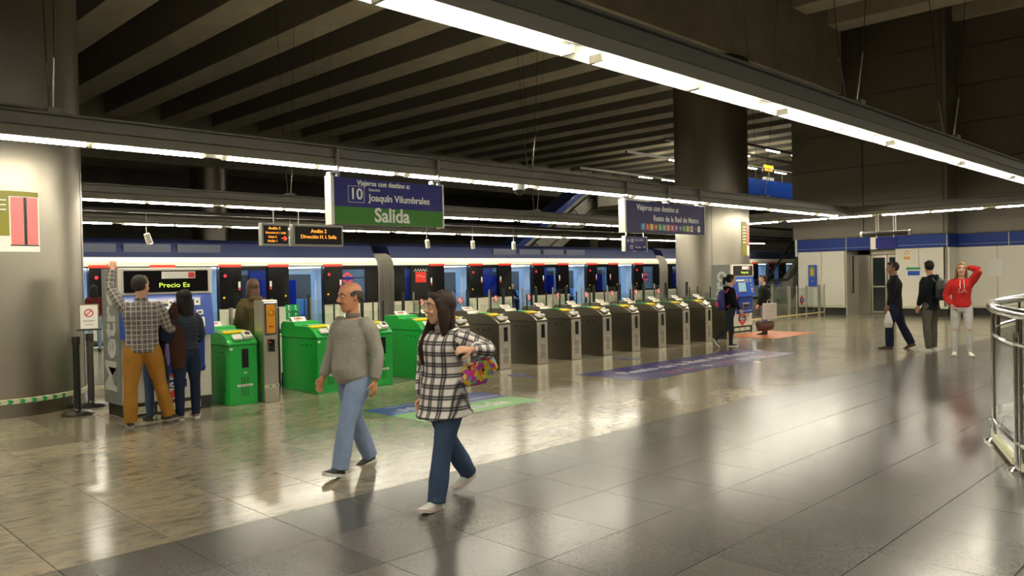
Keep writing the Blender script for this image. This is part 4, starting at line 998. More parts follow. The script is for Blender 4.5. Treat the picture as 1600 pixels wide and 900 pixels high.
def hand(mb, wrist, d, palm_n, side, curl=.5, s=1.0, spread=.12):
    """fingers leave along d; palm_n = direction the palm faces; side=+1: thumb on +cross side"""
    d = d.normalized(); palm_n = (palm_n-d*palm_n.dot(d)).normalized(); x = d.cross(palm_n)*side
    mb.tube([wrist-d*.03*s, wrist+d*.01*s, wrist+d*.045*s, wrist+d*.088*s], [(.024*s, .019*s), (.029*s, .017*s), (.040*s, .017*s), (.038*s, .013*s)], 10, ref=x)
    for k, (o, ln) in enumerate(((.030, .070), (.010, .080), (-.011, .074), (-.030, .058))):
        p = wrist+d*.082*s+x*o*s; q = [p]; dd = (d+x*spread*(o/.03)*.5).normalized(); a = 0
        for j, f in enumerate((.45, .32, .23)):
            a += curl*(.55, .75, .6)[j]
            q.append(q[-1]+(dd*math.cos(a)+palm_n*math.sin(a))*ln*f*s)
        mb.tube(q, [.0095*s, .009*s, .008*s, .0065*s], 7, ref=x)
    p = wrist+d*.02*s+x*.026*s; e = (d*.62+x*.72+palm_n*.3).normalized(); g = (d*.9+x*.2+palm_n*.45).normalized()
    mb.tube([p, p+e*.040*s, p+e*.040*s+g*.03*s, p+e*.04*s+g*.052*s], [.014*s, .011*s, .0095*s, .007*s], 7, ref=palm_n)

def head_mesh(mb, M_, nose=1.0, chin=1.0):
    T = lambda p: M_ @ V(p)
    secs = [(-.118, .022, .018, .060), (-.108, .038, .036, .046), (-.088, .050, .056, .032), (-.055, .060, .076, .016), (-.02, .067, .088, .006), (.015, .071, .094, .0), (.05, .073, .097, -.003), (.078, .067, .088, -.006), (.100, .050, .066, -.009), (.114, .028, .038, -.010), (.120, .008, .012, -.010)]
    n = 20; rs = []
    for z, w_, d_, y in secs:
        r = []
        for j in range(n):
            a = 2*math.pi*j/n; r.append(T((w_*math.cos(a), y+d_*math.sin(a), z)))
        rs.append(r)
    mb.rings(rs)
    mb.tube([T((0, .086, .028)), T((0, .100, .005)), T((0, .114*nose, -.022)), T((0, .098, -.034))], [.008, .010, .0145, .010], 8)
    for s in (-1, 1):
        mb.tube([T((s*.012, .094, -.024)), T((s*.017, .090, -.030))], .009, 6)
        mb.tube([T((s*.055, .058, .030)), T((s*.030, .088, .036)), T((s*.010, .094, .032))], [.009, .010, .008], 6)
        mb.tube([T((s*.045, .062, -.030)), T((s*.030, .078, -.040))], [.018, .014], 8)
        e = [T((s*.070, -.005, -.028)), T((s*.078, -.012, -.008)), T((s*.080, -.016, .016)), T((s*.074, -.008, .028))]
        mb.tube(e, [(.010, .006), (.016, .007), (.018, .007), (.010, .006)], 8, ref=M_.to_3x3() @ V((0, 1, 0)))
    mb.tube([T((-.022, .084, -.052)), T((0, .094, -.050)), T((.022, .084, -.052))], [.006, .008, .006], 6)
    mb.tube([T((-.018, .082, -.062)), T((0, .091, -.062)), T((.018, .082, -.062))], [.006, .008, .006], 6)
    mb.tube([T((-.012, .074, -.095)), T((.012, .074, -.095))], [.014, .014], 8)

def person(label, loc, heading, H=1.70, pose=None, top=None, bottom=None, shoes=None, hair=None, skin=SKIN, head=(0, 0), lean=(0, 0, 1), build=1.0, voxel=.0085, belly=0., female=False, cv=.011, shoe_s=1.0, seg=None, curl=.5, lhand=None, rhand=None, name='person', extras=None, sit=False, hs_=1.06):
    """local: x right, y forward, z up. pose: dict of directions thighL/R, shinL/R, footL/R, uarmL/R, farmL/R"""
    s = H/1.75
    rz = math.atan2(-heading[0], heading[1])
    root = thing(name, label, 'person', loc, rz)
    P = dict(thighL=(-.05, 0, -1), thighR=(.05, 0, -1), shinL=(0, 0, -1), shinR=(0, 0, -1), footL=(-.15, 1, 0), footR=(.15, 1, 0),
             uarmL=(-.18, -.05, -1), uarmR=(.18, -.05, -1), farmL=(-.03, .2, -1), farmR=(.03, .2, -1))
    P.update(pose or {}); P = {k: V(v).normalized() for k, v in P.items()}
    hip = V((0, 0, 0)); hw = .088 if not female else .092
    J = {}
    for sd, sg in (('L', -1), ('R', 1)):
        h = V((sg*hw, 0, -.02)); k = h+P['thigh'+sd]*.43; a = k+P['shin'+sd]*.405
        J['hip'+sd] = h*s; J['knee'+sd] = k*s; J['ank'+sd] = a*s
    lowest = min((J['ank'+sd].z-.075*s*max(.6, 1.0)) if P['foot'+sd].z > -.35 else (J['ank'+sd].z+P['foot'+sd].z*.16*s-.035*s) for sd in 'LR')
    up_ = V((0, 0, -lowest)) if not sit else V((0, 0, 0))
    for k in J: J[k] = J[k]+up_
    hip = hip+up_
    ln = V(lean).normalized()
    side = V((1, 0, 0)); fr = ln.cross(side)*-1; fr = side.cross(ln)*-1
    fr = ln.cross(side); 
    if fr.y < 0: fr = -fr
    sp = lambda h_, x=0, y=0: hip+(ln*h_+side*x+fr*y)*s
    shw = (.185 if not female else .165)*(.5+.5*build)
    J['chest'] = sp(.42); J['neck'] = sp(.545)
    for sd, sg in (('L', -1), ('R', 1)):
        J['sh'+sd] = sp(.452, sg*shw); J['el'+sd] = J['sh'+sd]+P['uarm'+sd]*.285*s; J['wr'+sd] = J['el'+sd]+P['farm'+sd]*.245*s
    # head
    yaw, pit = head
    Mh = Matrix.Translation(sp(.70, 0, .025)) @ Matrix.Rotation(yaw, 4, 'Z') @ Matrix.Rotation(pit, 4, 'X') @ Matrix.Scale(s*hs_, 4)
    b = MB(); head_mesh(b, Mh)
    b.tube([sp(.44), sp(.52), sp(.57, 0, .005), Mh @ V((0, -.01, -.03))], [.075*s, .062*s, .056*s, .058*s], 14)
    # inner body
    b.tube([sp(-.06), sp(.0), sp(.14), sp(.30), sp(.42), sp(.48)], [(.10*s, .07*s), (.12*s, .08*s), (.10*s, .075*s), (.12*s, .08*s), (.13*s, .08*s), (.08*s, .05*s)], 16, ref=side)
    for sd, sg in (('L', -1), ('R', 1)):
        b.tube([sp(.42, sg*.06), J['sh'+sd]-side*sg*.02, J['sh'+sd]+P['uarm'+sd]*.08*s, J['el'+sd], J['el'+sd]+P['farm'+sd]*.08*s, J['wr'+sd]], [.04*s, .048*s, .046*s, .037*s, .037*s, .026*s], 10)
        b.tube([J['hip'+sd], J['hip'+sd]+P['thigh'+sd]*.2*s, J['knee'+sd], J['knee'+sd]+P['shin'+sd]*.12*s, J['ank'+sd]-V((0, 0, .02))], [.075*s, .068*s, .05*s, .05*s, .034*s], 12)
        b.tube([J['ank'+sd], J['ank'+sd]+P['foot'+sd]*.06*s-V((0, 0, .04*s))], [.034*s, .03*s], 8)
        hd, pn = P['farm'+sd], None
        hs = lhand if sd == 'L' else rhand
        if hs: hd = V(hs[0]); pn = V(hs[1])
        else: pn = V((-sg, .25, 0))
        tsd = 1 if hd.cross(pn).dot(V((0, 1, 0))+V((0, 0, .3))) > 0 else -1
        hand(b, J['wr'+sd], hd, pn, tsd, curl, s*.98)
    finish(remesh(b, voxel, 1), 'body', skin, root)
    # face
    EYEW = mat('eye_white', (.7, .66, .6), .3); IRIS = mat('eye_iris', (.03, .018, .01), .2); LIP = mat('lips', (.42, .13, .10), .5)
    for sg in (-1, 1):
        e = MB().tube([Mh @ V((sg*.032, .070, .014)), Mh @ V((sg*.032, .086, .014))], [(.015*s, .008*s), (.012*s, .006*s)], 10, ref=Mh.to_3x3() @ V((1, 0, 0))).build('eye', EYEW, root, True)
        MB().tube([Mh @ V((sg*.032, .082, .014)), Mh @ V((sg*.032, .0885, .014))], .0055*s, 8).build('iris', IRIS, e, True)
        MB().tube([Mh @ V((sg*.052, .070, .034)), Mh @ V((sg*.034, .091, .041)), Mh @ V((sg*.015, .097, .036))], [.003*s, .0055*s, .0045*s], 6).build('eyebrow', (hair or ('x', HAIRB))[1] if hair else HAIRB, root, True)
    MB().tube([Mh @ V((-.020, .088, -.056)), Mh @ V((0, .097, -.055)), Mh @ V((.020, .088, -.056))], [.003*s, .0065*s, .003*s], 6).build('lips', LIP, root, True)
    # hair
    if hair:
        kind, hm = hair[:2]; hb = MB(); T = lambda p: Mh @ V(p)
        def capell(c, rx, ry, rz, n=18, m_=12):
            rs = []
            for k in range(1, m_):
                t_ = math.pi*k/m_-math.pi/2
                rs.append([T((c[0]+rx*math.cos(t_)*math.cos(2*math.pi*j/n), c[1]+ry*math.cos(t_)*math.sin(2*math.pi*j/n), c[2]+rz*math.sin(t_))) for j in range(n)])
            hb.rings(rs)
        if kind == 'bald':
            hb.tube([T((.066, .028, .022)), T((.077, -.01, .03)), T((.070, -.06, .015)), T((.035, -.097, .0)), T((0, -.104, -.005)), T((-.035, -.097, .0)), T((-.070, -.06, .015)), T((-.077, -.01, .03)), T((-.066, .028, .022))], [(.022, .006), (.030, .010), (.040, .012), (.045, .012), (.045, .012), (.045, .012), (.040, .012), (.030, .010), (.022, .006)], 10, ref=Mh.to_3x3() @ V((0, 0, 1)))
            for k in range(6): hb.tube([T((.045-.018*k, -.075, .085)), T((.05-.018*k, -.02, .112)), ], [.004, .003], 5)
        elif kind == 'short':
            capell((0, -.022, .030), .082, .094, .098)
            hb.tube([T((.055, .03, .07)), T((0, .075, .088)), T((-.055, .03, .07))], [.028, .030, .028], 10)
        else:
            capell((0, -.024, .026), .088, .099, .105)
            hb.tube([T((.055, .03, .065)), T((.0, .060, .092)), T((-.055, .03, .065))], [.030, .031, .030], 10)
            if kind == 'long':
                l = hair[2] if len(hair) > 2 else .36
                w_ = hair[3] if len(hair) > 3 else .085
                dr_ = V((0, -.02, -1))
                base = T((0, -.045, -.01))
                hb.tube([T((0, -.035, .06)), base+V((0, 0, -.02)), base+V((0, -.02, -.10*s)), base+V((0, -.035, -l*.7*s)), base+V((0, -.03, -l*s))], [(.07*s, .06*s), (w_*1.02*s, .068*s), (w_*s, .055*s), (w_*.9*s, .035*s), (w_*.45*s, .018*s)], 14, ref=Mh.to_3x3() @ V((1, 0, 0)))
                for sg in (-1, 1):
                    hb.tube([T((sg*.064, .014, .06)), T((sg*.082, -.004, -.01)), T((sg*.086, -.006, -.10)), T((sg*.085, .0, -.10-l*.35))], [(.040, .018), (.046, .018), (.046, .020), (.02, .012)], 8, ref=Mh.to_3x3() @ V((0, 1, 0)))
            if len(hair) > 4:
                hb.tube([T((.074, .02, .04)), T((.082, .03, -.04)), T((.080, .075, -.16)), T((.075, .13, -.30)), T((.07, .14, -.42))], [(.03, .014), (.036, .018), (.045, .02), (.05, .018), (.02, .01)], 10, ref=Mh.to_3x3() @ V((0, 1, 0)))
            if kind == 'bun':
                hb.tube([T((0, -.10, .04)), T((0, -.15, .03)), T((0, -.165, -.05)), T((0, -.15, -.12))], [.030, .045, .040, .015], 10)
        finish(remesh(hb, .008, 2), 'hair', hm, root)
    # bottom
    if bottom:
        bm_, fit = bottom[:2]; q = MB(); f = {'slim': 1.0, 'jeans': 1.12, 'loose': 1.28}[fit]
        q.tube([sp(.10), sp(.04), sp(-.03), sp(-.09), sp(-.12)], [(.135*s*build, .098*s*build), (.150*s*build, .108*s*build), (.160*s*build, .118*s*build), (.135*s, .10*s), (.07*s, .06*s)], 20, ref=side)
        for sd in 'LR':
            h, k, a = J['hip'+sd], J['knee'+sd], J['ank'+sd]; th, sh_ = P['thigh'+sd], P['shin'+sd]
            q.tube([h+V((0, 0, .05*s)), h+th*.03*s, h+th*.16*s, h+th*.30*s, k-th*.02*s, k+sh_*.04*s, k+sh_*.14*s, k+sh_*.26*s, a-sh_*.02*s, a+sh_*.02*s],
                   [(.085*s, .09*s), (.094*s*build, .098*s*build), (.086*f*s, .09*f*s), (.073*f*s, .074*f*s), (.060*f*s, .062*f*s), (.059*f*s, .062*f*s), (.058*f*s, .064*f*s), (.049*f*f*s, .052*f*f*s), (.044*f*f*s, .046*f*f*s), (.045*f*f*s, .048*f*f*s)], 16, ref=side)
        finish(remesh(q, cv, 2), 'trousers', bm_, root)
    # shoes
    if shoes:
        for sd, sg in (('L', -1), ('R', 1)):
            a = J['ank'+sd]; f = P['foot'+sd]; upv = V((0, 0, 1)); upv = (upv-f*upv.dot(f)).normalized()
            if abs(f.z) > .85: upv = (-P['shin'+sd]); upv = (upv-f*upv.dot(f)).normalized()
            sx = f.cross(upv); z = .075*s
            g = MB(); k = s*shoe_s
            g.tube([a-upv*z*.55-f*.055*k, a-upv*z*.55-f*.03*k, a-upv*z*.45+f*.02*k, a-upv*z*.55+f*.08*k, a-upv*z*.68+f*.135*k, a-upv*z*.76+f*.185*k, a-upv*z*.78+f*.20*k],
                   [(.020*k, .020*k), (.034*k, .036*k), (.037*k, .045*k), (.042*k, .032*k), (.044*k, .024*k), (.032*k, .016*k), (.014*k, .009*k)], 14, ref=sx)
            g.tube([a-upv*z*.6, a+upv*.025*s], [.034*k, .038*k], 12)
            so = finish(remesh(g, .007, 2), 'shoe', shoes[0], root)
            if len(shoes) > 1:
                pts = [(-.062, .0), (-.05, .030), (0, .034), (.07, .043), (.13, .047), (.18, .036), (.207, .0), (.18, -.036), (.13, -.047), (.07, -.043), (0, -.034), (-.05, -.030)]
                w_ = MB(); n = len(pts); hz_ = .026*k
                for lev in (0, 1):
                    for (py, px) in pts: w_.v.append(tuple(a-upv*(z+.004)+f*py*k+sx*px*k+upv*(hz_*lev+(.010*k if py > .17 else 0))))
                w_.f = [tuple(range(n))[::-1], tuple(range(n, 2*n))]+[(i, (i+1) % n, n+(i+1) % n, n+i) for i in range(n)]
                w_.build('sole', shoes[1], so, True)
                if len(shoes) > 2:
                    for j in range(3):
                        c_ = a-upv*(z*.28+.012*j)+f*(.055+.022*j)*k
                        MB().tube([c_-sx*.028*k-upv*.008, c_+upv*.008, c_+sx*.028*k-upv*.008], .004*k, 5).build('lace', shoes[2], so, True)
    # top garment
    if top:
        tm, o = top[:2]; hem = o.get('hem', -.06); lo = o.get('loose', 1.0); q = MB(); bl = belly
        W_ = lambda a_, b_: (a_*s*build*lo, b_*s*build*lo)
        ch = .118 if not female else .115
        pts = [(hem, .152+.020*(hem < -.1), .115+.03*(hem < -.1), bl*.3), (hem+.05, .158, .120, bl*.7), (.06, .150, .118, bl), (.16, .140 if female else .150, .110, bl*.9), (.27, .150 if female else .162, .115, bl*.4), (.38, .165 if female else .178, ch+.008, .0), (.45, .150 if female else .165, .098, 0), (.495, .105, .075, 0), (.525, .068, .062, 0)]
        pts = [p for i, p in enumerate(pts) if i == 0 or p[0] > pts[i-1][0]]
        if o.get('low'): pts = pts[:-2]+[(.498, .095, .070, .0)]
        if o.get('flare'): pts = [(h_, a_+o['flare']*max(0, (.16-h_)/.33), b_+1.5*o['flare']*max(0, (.16-h_)/.33), y_) for h_, a_, b_, y_ in pts]
        q.tube([sp(h_, 0, y_) for h_, a_, b_, y_ in pts], [W_(a_, b_+abs(y_)*.5) if h_ < .5 else (a_*s, b_*s) for h_, a_, b_, y_ in pts], 22, ref=side)
        if female and o.get('bust', True):
            for sg in (-1, 1): q.tube([sp(.36, sg*.065, .05), sp(.33, sg*.068, .095*lo)], [.065*s, .045*s], 10)
        sl = o.get('sleeve', 1.0); sr = o.get('sr', 1.0)*(.5+.5*lo)
        for sd, sg in (('L', -1), ('R', 1)):
            S0, E0, W0 = J['sh'+sd], J['el'+sd], J['wr'+sd]; ua, fa = P['uarm'+sd], P['farm'+sd]
            q.tube([sp(.34, sg*.085), sp(.42, sg*.12), S0+ua*.03*s], [.085*s, .078*s*sr, .064*s*sr], 14)
            q.tube([sp(.44, sg*.07), S0-side*sg*.015*s+ln*.004*s, S0+ua*.05*s, S0+ua*.16*s, E0-ua*.03*s, E0+fa*.03*s, E0+fa*.12*s, W0-fa*.02*s*(1 if sl == 1 else 4)],
                   [.055*s*sr, .064*s*sr, .067*s*sr, .062*s*sr, .055*s*sr, .053*s*sr, .049*s*sr, .040*s*sr], 14)
        if o.get('hood'):
            q.tube([sp(.50, -.09, -.02), sp(.52, -.075, -.085), sp(.50, 0, -.13), sp(.52, .075, -.085), sp(.50, .09, -.02)], [.035*s, .045*s, .055*s, .045*s, .035*s], 10)
        if o.get('collar'):
            cpts = [sp(.535+.012*(math.cos(2*math.pi*j/12) < 0), .066*math.sin(2*math.pi*j/12), .062*math.cos(2*math.pi*j/12)) for j in range(12)]
            q.tube(cpts, [(.022*s, .010*s)]*12, 8, ref=ln, closed=True)
        me = remesh(q, cv, 9)
        cloth_attr(me, [(sp(hem-.1), sp(.56), .17*s, 0), (J['shL'], J['elL'], .062*s, .47*s), (J['elL'], J['wrL'], .055*s, .755*s), (J['shR'], J['elR'], .062*s, .47*s), (J['elR'], J['wrR'], .055*s, .755*s)])
        go = finish(me, o.get('name', 'jacket'), tm, root)
        if o.get('ribs'):      # puffer quilting or hem band
            for h_ in o['ribs']:
                MB().tube([sp(h_, .160*build*lo*math.cos(a_), .122*build*lo*math.sin(a_)) for a_ in [2*math.pi*j/20 for j in range(20)]], .012*s, 6, ref=ln, closed=True).build('seam_roll', tm, go, True)
        if o.get('shirt'):
            MB().tube([sp(.532, .060*math.sin(2*math.pi*j/14), .060*math.cos(2*math.pi*j/14)+.005) for j in range(14)], [(.022*s, .007*s)]*14, 8, ref=ln, closed=True).build('shirt_collar', o['shirt'], root, True)
    root['_'] = 0; del root['_']
    return root, J, Mh, sp, s
def world(root, p): return root.matrix_basis @ Vector(p) if False else (Matrix.Translation(root.location) @ Matrix.Rotation(root.rotation_euler.z, 4, 'Z')) @ Vector(p)

def fab(name, col, rough=.9, bump=.5, bs=14): return mat(name, [c*.85 for c in col], rough, spec=.15, bump=bump, bscale=bs, var=.12, vscale=6)
DENIM = fab('denim_light', (.25, .33, .50)); DENIMD = fab('denim_dark', (.06, .095, .17)); NAVYC = fab('navy_cloth', (.018, .022, .045)); BLACKC = fab('black_cloth', (.012, .012, .014))
GREYW = fab('grey_wool', (.36, .335, .29), .95, .35, 30); MUSTARD = fab('mustard_chino', (.42, .20, .035)); OLIVEC = fab('olive_parka', (.10, .075, .03)); REDH = fab('red_hoodie', (.62, .035, .03)); WHITEC = fab('white_jeans', (.70, .68, .66)); GREYT = fab('grey_trousers', (.12, .11, .09))
BROWNC = fab('brown_jacket', (.07, .03, .018)); PUFF = fab('navy_puffer', (.035, .045, .065), .6)
SH_DK = mat('shoe_dark', (.03, .028, .026), .6); SH_W = mat('shoe_white', (.62, .60, .56), .5); SOLE_W = mat('sole_white', (.66, .64, .58), .5); SOLE_D = mat('sole_dark', (.03, .03, .03), .6); LACE_Y = mat('lace_yellow', (.6, .5, .03), .5); LACE_T = mat('lace_teal', (.15, .35, .33), .5); SH_BR = mat('shoe_brown', (.09, .04, .02), .5)
PLAIDW = plaid_mat('plaid_white_black', (.74, .69, .66), [(.078, 0, .036, (.13, .125, .13), 0, .62), (.078, .02, .036, (.13, .125, .13), 1, .62), (.078, .009, .009, (.01, .01, .012), 0, .9), (.078, -.009, .009, (.01, .01, .012), 0, .9), (.078, .029, .009, (.01, .01, .012), 1, .9), (.078, .011, .009, (.01, .01, .012), 1, .9)], 0)
PLAIDG = plaid_mat('plaid_navy_cream', (.085, .085, .10), [(.10, 0, .045, (.17, .15, .13), 0, .8), (.10, 0, .045, (.17, .15, .13), 1, .8), (.055, .0, .008, (.55, .48, .42), 0, .9), (.055, .0, .008, (.55, .48, .42), 1, .9)], 0)
SHIRTST = mat('shirt_collar_grey', (.16, .14, .13), .8)

# 1 man in grey sweater
p1 = person('balding man with a moustache in a grey sweater and light blue jeans, walking left', (3.93, 5.86, 0), (-.93, -.12), 1.66, skin=mat('skin_ruddy', (.52, .23, .12), .5),
    pose=dict(thighL=(-.03, .44, -.90), shinL=(0, .22, -.97), footL=(-.05, .97, .22), thighR=(.03, -.18, -.98), shinR=(0, -.42, -.9), footR=(.05, .96, -.22),
              uarmL=(-.20, -.22, -1), farmL=(-.02, .18, -1), uarmR=(.24, .16, -1), farmR=(.04, .42, -.9)),
    top=(GREYW, dict(hem=-.04, loose=1.10, name='sweater', low=True, collar=False, shirt=SHIRTST, sr=1.12, ribs=None)), bottom=(DENIM, 'loose'), shoes=(SH_DK, SOLE_W, LACE_Y),
    hair=('bald', HAIRG), hs_=1.12, head=(R(-20), R(-4)), build=1.10, belly=.045, voxel=.0065, cv=.009)
root, J, Mh, sp, s = p1
MB().tube([Mh @ V((-.028, .088, -.048)), Mh @ V((-.012, .102, -.040)), Mh @ V((0, .106, -.038)), Mh @ V((.012, .102, -.040)), Mh @ V((.028, .088, -.048))], [.004, .008, .008, .008, .004], 7).build('moustache', HAIRG, root, True)

# 2 woman in plaid shirt
p2 = person('woman with long dark hair in a black and white plaid shirt, walking left', (3.80, 4.50, 0), (-.97, -.10), 1.575, skin=mat('skin_warm', (.58, .31, .19), .5), female=True,
    pose=dict(thighL=(-.03, .34, -.94), shinL=(0, .20, -.98), footL=(-.05, 1, .12), thighR=(.04, -.34, -.94), shinR=(.02, -.60, -.80), footR=(.1, .93, -.34),
              uarmL=(-.62, -.62, -.36), farmL=(-.02, 1, .10), uarmR=(.15, .05, -1), farmR=(-.15, .35, -.9)), lhand=((.30, .75, .1), (.6, 0, -.5)),
    top=(PLAIDW, dict(hem=-.18, loose=1.17, name='plaid_shirt', low=True, flare=.035, shirt=PLAIDW, sr=1.22)), bottom=(DENIMD, 'loose'), shoes=(SH_W, mat('sole_pinkish', (.6, .5, .46), .5), LACE_T),
    hair=('long', mat('hair_dark_brown', (.026, .014, .009), .6, spec=.25, bump=.4, bscale=90), .34, .085, 1), hs_=1.12, head=(R(-36), R(-2)), build=1.03, belly=.01, voxel=.0065, cv=.009, curl=.9)
root, J, Mh, sp, s = p2
t = thing('handbag', 'multicoloured patchwork shoulder bag at the plaid shirted woman\'s back', 'bag', tuple(world(root, sp(.21, -.23, -.13))), R(-45))
t.rotation_euler = (0, R(-32), R(-45))
q = MB().tube([(-.15, 0, -.02), (-.12, 0, -.02), (0, 0, -.05), (.12, 0, -.02), (.15, 0, -.02)], [(.02, .02), (.075, .045), (.095, .05), (.08, .045), (.02, .02)], 14, ref=(0, 0, 1))
bagm = mat('patchwork', (.5, .1, .2), .6)
def patch():
    nt = bagm.node_tree; b = nt.nodes['Principled BSDF']; tc = nt.nodes.new('ShaderNodeTexCoord'); v = nt.nodes.new('ShaderNodeTexVoronoi'); v.inputs['Scale'].default_value = 32; v.distance = 'CHEBYCHEV'
    r = nt.nodes.new('ShaderNodeValToRGB'); r.color_ramp.interpolation = 'CONSTANT'; e = r.color_ramp.elements
    sepr = nt.nodes.new('ShaderNodeSeparateColor'); nt.links.new(tc.outputs['Object'], v.inputs['Vector']); nt.links.new(v.outputs['Color'], sepr.inputs[0]); nt.links.new(sepr.outputs[0], r.inputs[0]); nt.links.new(r.outputs[0], b.inputs['Base Color'])
    cs = [(.02, .02, .03), (.65, .03, .25), (.8, .55, .02), (.85, .22, .02), (.12, .35, .6), (.7, .65, .1), (.5, .05, .35), (.15, .45, .3)]
    e[0].color = (*cs[0], 1); e[0].position = 0; e[1].position = .14; e[1].color = (*cs[1], 1)
    for k in range(2, 8): x = e.new(k*.125+.02); x.color = (*cs[k], 1)
patch()
finish(remesh(q, .008, 2), 'bag_body', bagm, t)
MB().tube([(-.12, 0, .04), (-.09, -.0, .16), (-.02, 0, .24), (.08, 0, .14), (.12, 0, .04)], [(.012, .004)]*5, 6).build('strap', BLACKC, t, True)

# 3 man in plaid shirt at machine
p3 = person('man in a navy and cream plaid shirt and mustard trousers leaning on the ticket machine', (3.53, 9.62, 0), (.35, .94), 1.76, skin=mat('skin_medium', (.52, .27, .16), .5),
    pose=dict(thighL=(-.10, -.06, -1), shinL=(-.03, -.04, -1), footL=(-.1, 1, 0), thighR=(.20, .20, -.96), shinR=(.22, -.05, -.95), footR=(.6, .8, 0),
              uarmL=(-.42, .42, .75), farmL=(.10, .30, .95), uarmR=(.30, .12, -.95), farmR=(.45, .80, -.05)), lhand=((.1, .5, .8), (0, 1, -.3)),
    top=(PLAIDG, dict(hem=-.09, loose=1.06, name='plaid_shirt', collar=True)), bottom=(MUSTARD, 'loose'), shoes=(SH_DK, mat('sole_grey', (.3, .28, .25), .6), BLACKC),
    hair=('short', mat('hair_dark', (.022, .016, .012), .7, bump=.3, bscale=90)), head=(R(-35), R(4)), build=1.12, belly=.02, voxel=.0075, cv=.010, curl=.7)
# 4 woman in navy puffer
p4 = person('woman with long black hair in a navy puffer jacket at the ticket machine', (4.06, 9.66, 0), (-.1, 1), 1.57, female=True, skin=SKIN,
    pose=dict(thighL=(-.03, .02, -1), thighR=(.05, -.02, -1), uarmL=(-.30, .30, -.9), farmL=(-.25, .95, .25), uarmR=(.22, -.05, -1), farmR=(-.1, .75, -.3)),
    top=(PUFF, dict(hem=.0, loose=1.12, name='puffer_jacket', ribs=[.03, .09, .15, .21, .27, .33])), bottom=(fab('jeans_navy', (.02, .032, .065)), 'jeans'), shoes=(mat('shoe_floral', (.22, .16, .15), .6, var=.6, vscale=60), SOLE_W),
    hair=('long', HAIRB, .42, .10), head=(R(8), R(-6)), build=1.0, voxel=.0075, cv=.010)
# third person hidden at the machine
p5 = person('child in a brown fur hooded jacket between the couple, facing the ticket machine', (3.80, 9.92, 0), (.1, 1), 1.42, skin=SKIN,
    pose=dict(uarmL=(-.2, .3, -.9), farmL=(.1, .9, .2), uarmR=(.2, .3, -.9), farmR=(-.1, .9, .1)),
    top=(BROWNC, dict(hem=-.05, loose=1.1, name='jacket', hood=True)), bottom=(DENIMD, 'jeans'), shoes=(SH_DK, SOLE_D), hair=('short', HAIRBR), head=(0, R(-8)), voxel=.009)
# coats over the man's arm
def drape(name, label, cat, loc, rz, parts):
    t = thing(name, label, cat, loc, rz)
    for nm, mm, lst in parts:
        q = MB()
        for pts, rad in lst: q.tube(pts, rad, 12, ref=(1, 0, 0))
        finish(remesh(q, .009, 2), nm, mm, t)
    return t
wr = world(p3[0], (p3[1]['elR']+p3[1]['wrR'])/2)
drape('folded_coat', 'brown coat with a navy hood draped over the plaid shirted man\'s arm', 'coat', tuple(wr), R(-20), [
    ('coat_body', BROWNC, [([(0, 0, .07), (.03, -.02, -.05), (.04, -.03, -.25), (.04, -.02, -.48)], [(.08, .04), (.10, .06), (.10, .055), (.07, .05)]), ([(.03, .02, .05), (.0, .0, .20), (.02, .02, .32)], [(.06, .05), (.07, .05), (.02, .02)])]),
    ('navy_layer', NAVYC, [([(-.06, -.03, .10), (-.09, -.05, .04), (-.07, -.05, -.10), (-.05, -.05, -.16)], [(.05, .045), (.10, .06), (.09, .05), (.05, .03)])]),
    ('lilac_lining', mat('lilac_cloth', (.16, .14, .42), .8), [([(-.07, -.02, -.12), (-.07, -.02, -.32), (-.07, -.02, -.44)], [(.03, .03), (.035, .03), (.01, .02)])])])
wl_ = world(p4[0], p4[1]['wrL'])
drape('shopping_bag', 'pale lilac plastic bag hanging between the couple at the ticket machine', 'bag', (wl_.x+.0, wl_.y-.06, wl_.z-.02), 0, [('bag_body', mat('pale_plastic', (.55, .50, .55), .4), [([(0, 0, 0), (0, 0, -.08), (0, 0, -.30), (0, 0, -.38)], [(.015, .02), (.06, .03), (.10, .05), (.07, .04)])])])

# 6 parka woman
p6 = person('woman with long brown hair in an olive parka, seen from behind', (5.72, 11.15, 0), (.1, 1), 1.70, female=True, skin=SKINL,
    pose=dict(thighL=(-.03, .12, -1), shinL=(0, .0, -1), thighR=(.04, -.10, -1), shinR=(0, -.2, -1), footR=(.1, .95, -.2), uarmL=(-.25, .05, -1), farmL=(-.02, .6, -.7), uarmR=(.25, .05, -1), farmR=(.0, .5, -.8)),
    top=(OLIVEC, dict(hem=-.28, loose=1.25, name='parka', hood=True, sr=1.2)), bottom=(BLACKC, 'jeans'), shoes=(SH_DK, SOLE_D), hair=('long', mat('hair_auburn', (.07, .028, .014), .5, bump=.4, bscale=90), .30, .085), voxel=.009)
hb = thing('handbag', 'black handbag hanging at the parka woman\'s left side', 'bag', tuple(world(p6[0], p6[1]['wrL']+V((-.05, -.1, -.12)))), 0)
MB().prism([(-.09, -.12), (.09, -.12), (.05, .06), (-.05, .06)], 1, -.04, .04).build('bag_body', BLACK, hb, bevel=.015); MB().tube([(-.04, 0, .05), (0, 0, .35), (.04, 0, .05)], .006, 5).build('strap', BLACK, hb)

